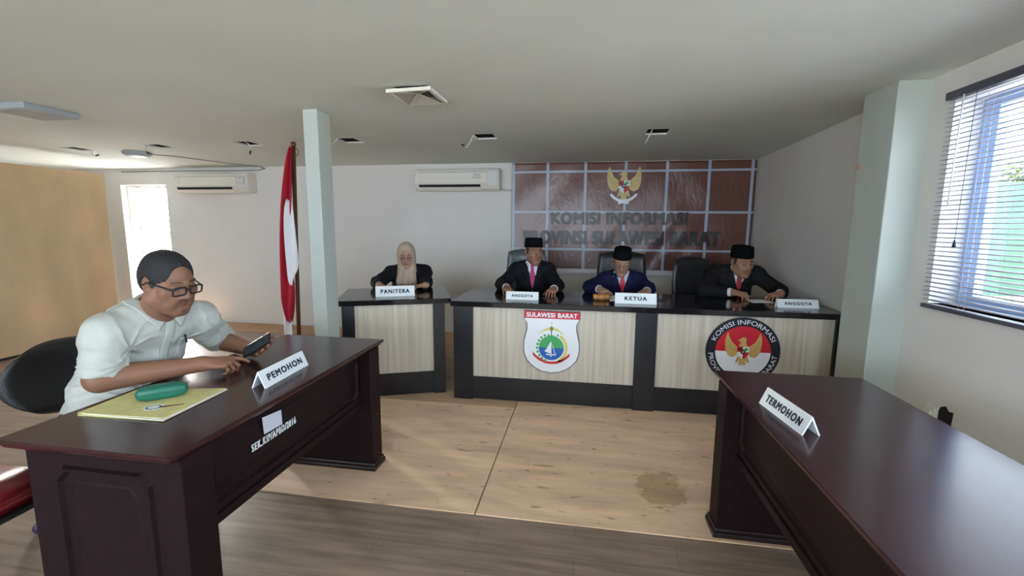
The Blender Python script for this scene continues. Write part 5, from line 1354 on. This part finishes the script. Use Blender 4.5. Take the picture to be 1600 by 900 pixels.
def ldir(rz=0.0):
    c, s = math.cos(-rz), math.sin(-rz)
    return lambda x, y, z: np.array((c*x-s*y, s*x+c*y, z))

SUITBLK = mat('black_suit_cloth', (0.007, 0.007, 0.010), 0.8, spec=0.2, bump=0.1, bscale=200)
SUITNAVY = mat('navy_suit_cloth', (0.008, 0.009, 0.040), 0.8, spec=0.2, bump=0.1, bscale=200)
SUITGREY = mat('charcoal_suit_cloth', (0.010, 0.010, 0.0115), 0.8, spec=0.2, bump=0.1, bscale=200)
SHIRTW = mat('white_shirt_cloth', (0.74, 0.74, 0.82), 0.7)
SHIRTB = mat('pale_blue_shirt_cloth', (0.50, 0.60, 0.66), 0.7)
TIEM = mat('magenta_tie', (0.40, 0.010, 0.12), 0.5, bump=0.2, bscale=300)
TIER = mat('red_tie', (0.52, 0.012, 0.035), 0.5, bump=0.2, bscale=300)
TIED = mat('striped_red_tie', (0.36, 0.030, 0.045), 0.5, noise=0.3, nscale=60, stretch=(1, 1, 3))

# ---- man with magenta tie
o = (-0.50, 4.52); L_ = local(o)
J = dict(pelvis=L_(-0.50, 4.57, 0.57), chest=L_(-0.505, 4.51, 0.88), neck=L_(-0.497, 4.48, 1.095), shR=L_(-0.665, 4.49, 1.035), shL=L_(-0.345, 4.49, 1.035),
         elR=L_(-0.785, 4.28, 0.912), elL=L_(-0.235, 4.28, 0.912), wrR=L_(-0.695, 4.035, 0.912), wrL=L_(-0.255, 4.03, 0.912), button=L_(-0.49, 4.4, 0.87))
b1 = dict(w=0.98, d=1.0, arm=1.05)
hands = [dict(wr=J['wrR'], d=(0.22, -1, -0.10), n=(-0.1, -0.1, 1), side=1, s=1.0, curl=(28, 38, 25)), dict(wr=J['wrL'], d=(-0.15, -1, -0.10), n=(0.1, -0.1, 1), side=-1, s=1.0, curl=(28, 38, 25))]
suit_man('man in a black suit with a magenta tie and black cap, looking aside', (*o, 0), J, L_(-0.487, 4.43, 1.232), (28, 6, 0), 1.04, (0.28, 0.14, 0.088),
         dict(jaw=0, chub=0.004, sideburn=(0.015, 0.013, 0.012), stubble=0.1), hands, SUITBLK, SHIRTW, TIEM, b1, None, 1, vz=0.855)
# ---- presiding man in navy
o = (0.40, 4.56); L_ = local(o)
J = dict(pelvis=L_(0.41, 4.64, 0.57), chest=L_(0.395, 4.51, 0.83), neck=L_(0.385, 4.43, 1.012), shR=L_(0.225, 4.46, 0.960), shL=L_(0.545, 4.45, 0.960),
         elR=L_(0.075, 4.29, 0.908), elL=L_(0.620, 4.28, 0.908), wrR=L_(0.165, 4.085, 0.915), wrL=L_(0.575, 4.075, 0.912), button=L_(0.39, 4.4, 0.84))
b2 = dict(w=0.98, d=1.0, arm=1.05)
hands = [dict(wr=J['wrR'], d=(0.45, -1, -0.10), n=(-0.15, -0.2, 1), side=1, s=0.98, curl=(40, 50, 30)), dict(wr=J['wrL'], d=(-0.55, -1, -0.12), n=(0.1, -0.1, 1), side=-1, s=0.98, curl=(35, 45, 30))]
suit_man('man in a navy suit with a red tie, spectacles and black cap', (*o, 0), J, L_(0.372, 4.345, 1.150), (-4, 20, 3), 1.02, (0.36, 0.20, 0.13),
         dict(jaw=0, chub=-0.004, sideburn=(0.10, 0.095, 0.09), brow=(0.12, 0.09, 0.07)), hands, SUITNAVY, SHIRTB, TIER, b2, dict(w=0.023, hgt=0.013, thick=0.0014, square=0.6), 2, vz=0.835, pocket=True)
# ---- man at the right end
o = (1.42, 4.54); L_ = local(o)
J = dict(pelvis=L_(1.39, 4.64, 0.57), chest=L_(1.42, 4.53, 0.86), neck=L_(1.445, 4.45, 1.065), shR=L_(1.255, 4.50, 1.045), shL=L_(1.625, 4.49, 1.045),
         elR=L_(1.12, 4.30, 0.912), elL=L_(1.785, 4.33, 0.910), wrR=L_(1.325, 4.145, 0.914), wrL=L_(1.70, 4.115, 0.918), button=L_(1.45, 4.4, 0.87))
b3 = dict(w=1.04, d=1.05, arm=1.1)
hands = [dict(wr=J['wrR'], d=(0.75, -0.65, -0.08), n=(0.0, -0.25, 1), side=1, s=1.04, curl=(40, 55, 30)), dict(wr=J['wrL'], d=(-0.75, -0.6, -0.12), n=(0.1, -0.2, 1), side=-1, s=1.02, curl=(28, 40, 25))]
suit_man('man in a charcoal suit and black cap at the right end of the bench', (*o, 0), J, L_(1.455, 4.37, 1.172), (14, 14, -3), 1.08, (0.34, 0.18, 0.112),
         dict(jaw=0, chub=0.008, sideburn=(0.03, 0.028, 0.026)), hands, SUITGREY, SHIRTW, TIED, b3, None, 3, vz=0.86, cuffR=0.86)

# ---- woman in headscarf at the angled desk
o = (-1.83, 4.40); L_ = local(o)
J = dict(pelvis=L_(-1.85, 4.50, 0.56), chest=L_(-1.82, 4.42, 0.84), neck=L_(-1.79, 4.34, 1.035), shR=L_(-1.965, 4.33, 0.99), shL=L_(-1.635, 4.42, 1.0),
         elR=L_(-2.025, 4.13, 0.910), elL=L_(-1.57, 4.27, 0.910), wrR=L_(-1.94, 3.99, 0.908), wrL=L_(-1.50, 4.06, 0.910))
bw = dict(w=0.92, d=1.0, arm=0.98)
hd = L_(-1.772, 4.27, 1.185); hs = 1.02; R = rotm(20, 16, -2)
t = thing('person', 'woman in a beige headscarf, spectacles and black jacket, writing at the angled desk', 'person', (*o, 0), 0, 'officials seated at the bench and the angled desk')
hands = [dict(wr=J['wrR'], d=(0.72, -0.7, -0.08), n=(0, -0.1, 1), side=1, s=0.92, curl=(40, 50, 30)), dict(wr=J['wrL'], d=(-0.85, -0.55, -0.06), n=(0, -0.1, 1), side=-1, s=0.92, curl=(22, 25, 20))]
S, T = body_mesh(t, J, hd, R, hs, (0.42, 0.245, 0.17), dict(chub=0.003, brow=(0.06, 0.04, 0.03)), hands, bw, neck_r=0.048)
spectacles(t, T, mat('dark_metal_frame', (0.05, 0.035, 0.03), 0.3), w=0.022, hgt=0.016, thick=0.0012, square=0.8)
K = SDF(); torso(K, J, 0.018, bw)
for q, cu in (('R', 0.86), ('L', 0.93)): arm(K, J, q, 0.015, bw, cu, flat=True, fr=1.15, slack=0.010)
V, F = K.mesh(0.0055); V = smooth(V, F, 2); V = folds(V, vnormals(V, F), 0.0028, seed=5); jk = raw_mesh('jacket', V, F, SUITBLK, t)
H = SDF()
H.ell(T((0, 0.012, 0.026)), (0.090*hs, 0.114*hs, 0.104*hs), R, 0.03)
H.ell(T((0, -0.012, -0.03)), (0.088*hs, 0.088*hs, 0.108*hs), R, 0.03)
H.cap(T((0, 0.01, -0.07)), J['neck']+V3(0, 0.0, -0.01), 0.082, 0.10, k=0.04)
cf = J['chest']+V3(0.035, -0.135, 0.07); cb = V3(J['chest'][0]+0.045, cf[1]-0.012, 0.895)
for dx in (-0.062, 0.0, 0.062): H.cap(T((dx*0.6, -0.035, -0.115)), cf+V3(dx, 0, 0), 0.055, 0.050, k=0.02); H.cap(cf+V3(dx, 0, 0), cb+V3(dx*1.15, 0, 0), 0.050, 0.040, k=0.012, flat=True)
H.ell(T((0, -0.115, -0.018)), (0.064*hs, 0.085*hs, 0.106*hs), R, 0.006, True)
H.cap(T((0, -0.12, 0.03)), T((0, -0.12, 0.082)), 0.036*hs, 0.010*hs, k=0.02, sub=True)
V, F = H.mesh(0.0045); V = smooth(V, F, 2); N = vnormals(V, F)
w = np.clip((T.c[2]-0.10-V[:, 2])/0.08, 0, 1)
V = V+N*(w*0.0045*np.sin(95*V[:, 0]+5*np.sin(9*V[:, 2])))[:, None]
raw_mesh('headscarf', V, F, mat('beige_scarf_cloth', (0.46, 0.355, 0.285), 0.8, bump=0.08, bscale=250), t)
legs(t, J, SUITBLK, mat('black_shoe', (0.012, 0.011, 0.011), 0.3), foot=((J['pelvis'][0]-0.10, J['pelvis'][1]-0.45), (J['pelvis'][0]+0.12, J['pelvis'][1]-0.42)), w=0.9)

# ---- man with the phone, large and close
PHI = rad(78.5); o = (-2.12, 1.72); L_ = local(o, PHI); D_ = ldir(PHI)
t = thing('person', 'heavy man in a pale short-sleeved shirt and black spectacles, looking down at his phone', 'person', (*o, 0), PHI)
J = dict(pelvis=L_(-2.24, 1.73, 0.57), chest=L_(-2.06, 1.715, 0.875), neck=L_(-1.905, 1.70, 1.085), shR=L_(-1.955, 1.515, 1.015), shL=L_(-1.895, 1.90, 1.010),
         elR=L_(-1.965, 1.475, 0.835), elL=L_(-1.975, 2.10, 0.842), wrR=L_(-1.715, 1.730, 0.835), wrL=L_(-1.705, 2.01, 0.828))
bm_ = dict(w=1.12, d=1.22, arm=1.16, fore=1.36, wrist=0.034, belly=0.04, bellyw=0.045, bellyr=0.05)
hd = L_(-1.757, 1.630, 1.232); hs = 1.06
hw = 15; R = rotm(3, 18, -4)
base = (0.24, 0.118, 0.072)
hands = [dict(wr=J['wrR'], d=D_(0.86, 0.5, -0.02), n=D_(-0.1, -0.35, 0.93), side=1, s=1.08, fcurl=[(12, 18, 12), (48, 60, 40), (58, 60, 40), (62, 60, 40)], curl=None, thumb=(38, 30)),
         dict(wr=J['wrL'], d=D_(0.88, -0.38, 0.10), n=D_(0.1, 0.55, -0.80), side=-1, s=1.06, curl=(8, 14, 12), spread=5, thumb=(62, 40), thumb_in=-0.55)]
ho = dict(chub=0.018, moustache=0.6, goatee=0.75, brow=(0.03, 0.02, 0.018), stubble=0.12, sideburn=(0.016, 0.014, 0.017))
S, T = body_mesh(t, J, hd, R, hs, base, ho, hands, bm_, h=0.0034, neck_r=0.068)
# short hair as a cap over the skull
Hh = SDF()
def HE(c, r, k=0.01, sub=False): Hh.ell(T(c), [x*hs for x in r], R, k*hs, sub)
HE((0, 0.014, 0.033), (0.0815, 0.1015, 0.0895)); HE((0, 0.035, -0.005), (0.076, 0.083, 0.082), 0.02)
HE((0, -0.132, 0.016), (0.073, 0.092, 0.103), 0.008, True)
for g in (-1, 1): HE((g*0.075, -0.085, -0.045), (0.055, 0.066, 0.068), 0.008, True); HE((g*0.084, 0.014, -0.012), (0.022, 0.027, 0.040), 0.006, True)
n_ = R @ V3(0, -0.55, -1); Hh.keep(n_, n_ @ T((0, 0.06, -0.070)))
V, F = Hh.mesh(0.0035); V = smooth(V, F, 2); N = vnormals(V, F)
V = V+N*(0.0012*np.sin(260*V[:, 0]+7*np.sin(90*V[:, 2]))*np.sin(240*V[:, 1]))[:, None]
raw_mesh('hair', V, F, mat('black_hair', (0.012, 0.011, 0.014), 0.55, bump=0.5, bscale=300), t)
spectacles(t, T, mat('black_plastic_frame', (0.012, 0.012, 0.016), 0.3), w=0.0245, hgt=0.0165, thick=0.0034, square=0.35, temple=0.0032, y=-0.111, z=0.0)
# shirt
SHM = mat('pale_sage_shirt_cloth', (0.48, 0.495, 0.46), 0.8, bump=0.5, bscale=11, noise=0.03, nscale=40, stretch=(1, 1, 0.6))
Q = SDF(); torso(Q, J, 0.016, bm_)
for q in 'RL':
    sh, el = J['sh'+q], J['el'+q]; e2 = el+(J['wr'+q]-el)*0.16
    Q.cap(sh, sh+(el-sh)*0.62, 0.070, 0.072, k=0.03); Q.cap(sh+(el-sh)*0.50, sh+(el-sh)*0.92, 0.072, 0.076, k=0.015, flat=True)
N_ = J['neck']; nd = T((0, 0.02, -0.06))-N_; nd /= np.linalg.norm(nd)
Q.cap(N_-nd*0.05+V3(0, 0.01, 0), N_+nd*0.035+V3(0, 0.012, 0.004), 0.094, 0.083, k=0.02, flat=True)
QS = SDF(); QS.ops = list(Q.ops)
Q.cap(N_-nd*0.0+V3(0, 0.008, 0), N_+nd*0.12+V3(0, 0.008, 0), 0.074, 0.076, k=0.004, sub=True)
V, F = Q.mesh(0.0045); V = smooth(V, F, 2); N = vnormals(V, F)
V = folds(V, N, 0.0030, (34, 24, 40), 4)
# creases running from the armpits
for q in 'RL':
    c = J['sh'+q]*0.55+J['el'+q]*0.45; d = np.linalg.norm(V-c, axis=1); V = V+N*(0.0025*np.sin(95*d)*np.exp(-(d/0.16)**2))[:, None]
m_ = (J['shR']+J['shL'])/2
V = creases(V, N, 0.009, [(J['shR']*0.6+J['elR']*0.4+V3(0.05, -0.06, 0), 0.15, 4), (J['shL']*0.6+J['elL']*0.4+V3(-0.05, -0.06, 0), 0.15, 4), (J['elR']+V3(0, 0, 0.05), 0.10, 5), (J['elL']+V3(0, 0, 0.05), 0.10, 5), (J['chest']+V3(0, -0.2, -0.16), 0.20, 4), (J['chest']+V3(-0.22, -0.05, -0.12), 0.16, 5)], 2)
shirt = raw_mesh('shirt', V, F, SHM, t)
cx = N_[0]
for sg in (-1, 1):
    A_ = [(cx+sg*0.006, N_[2]-0.018), (cx+sg*0.038, N_[2]+0.022), (cx+sg*0.072, N_[2]+0.052), (cx+sg*0.090, N_[2]+0.070)]; B_ = [(cx+sg*0.046, N_[2]-0.078), (cx+sg*0.082, N_[2]-0.030), (cx+sg*0.106, N_[2]+0.012), (cx+sg*0.116, N_[2]+0.040)]
    patch(QS, A_, B_, 7, 0.006, 'collar', SHM, shirt, th=0.004)
patch(QS, [(cx-0.019, N_[2]-0.035), (cx-0.019, 0.95), (cx-0.019, 0.80), (cx-0.019, 0.70)], [(cx+0.019, N_[2]-0.035), (cx+0.019, 0.95), (cx+0.019, 0.80), (cx+0.019, 0.70)], 5, 0.003, 'placket', SHM, shirt, th=0.003)
px_ = cx+0.118
patch(QS, [(px_-0.055, 0.945), (px_-0.055, 0.90), (px_-0.05, 0.835), (px_, 0.822)], [(px_+0.055, 0.952), (px_+0.055, 0.90), (px_+0.05, 0.835), (px_+0.001, 0.822)], 6, 0.003, 'pocket', SHM, shirt, th=0.003)
pp = np.array([[[px_-0.035, -0.9, 0.948]]])
for it in range(60): pp[..., 1] += np.clip(QS.at(pp), -0.02, 0.2)*0.85
pp = pp[0, 0]; b = MB(); b.tube([Vector(pp)+Vector((0, -0.012, -0.03)), Vector(pp)+Vector((-0.004, -0.012, 0.010))], 0.0045, 8); b.build('pocket_pen', BLACK, shirt)
legs(t, J, mat('dark_trousers', (0.02, 0.02, 0.024), 0.8), mat('black_shoe', (0.012, 0.011, 0.011), 0.3), foot=((J['pelvis'][0]-0.16, J['pelvis'][1]-0.22), (J['pelvis'][0]+0.16, J['pelvis'][1]-0.22)), w=1.15)
# phone
ph = thing('mobile_phone', 'black mobile phone held in both hands above the left desk', 'phone', (-1.612, 1.940, 0.872))
nv = Vector((-0.26, -0.68, 0.69)).normalized(); av = Vector((0.8, 0.2, 0.5)); av = (av-av.dot(nv)*nv).normalized()
mt = Matrix((av, nv.cross(av), nv)).transposed().to_4x4()
b = MB(); b.box((-0.078, -0.037, -0.0045), (0.078, 0.037, 0.0045), 0.004, mtx=mt); b.build('phone_body', mat('black_glossy_plastic', (0.010, 0.010, 0.012), 0.25), ph)
b = MB(); b.box((-0.074, -0.033, 0.0044), (0.074, 0.033, 0.0050), mtx=mt); b.build('screen', mat('dark_screen', (0.02, 0.022, 0.03), 0.08), ph)
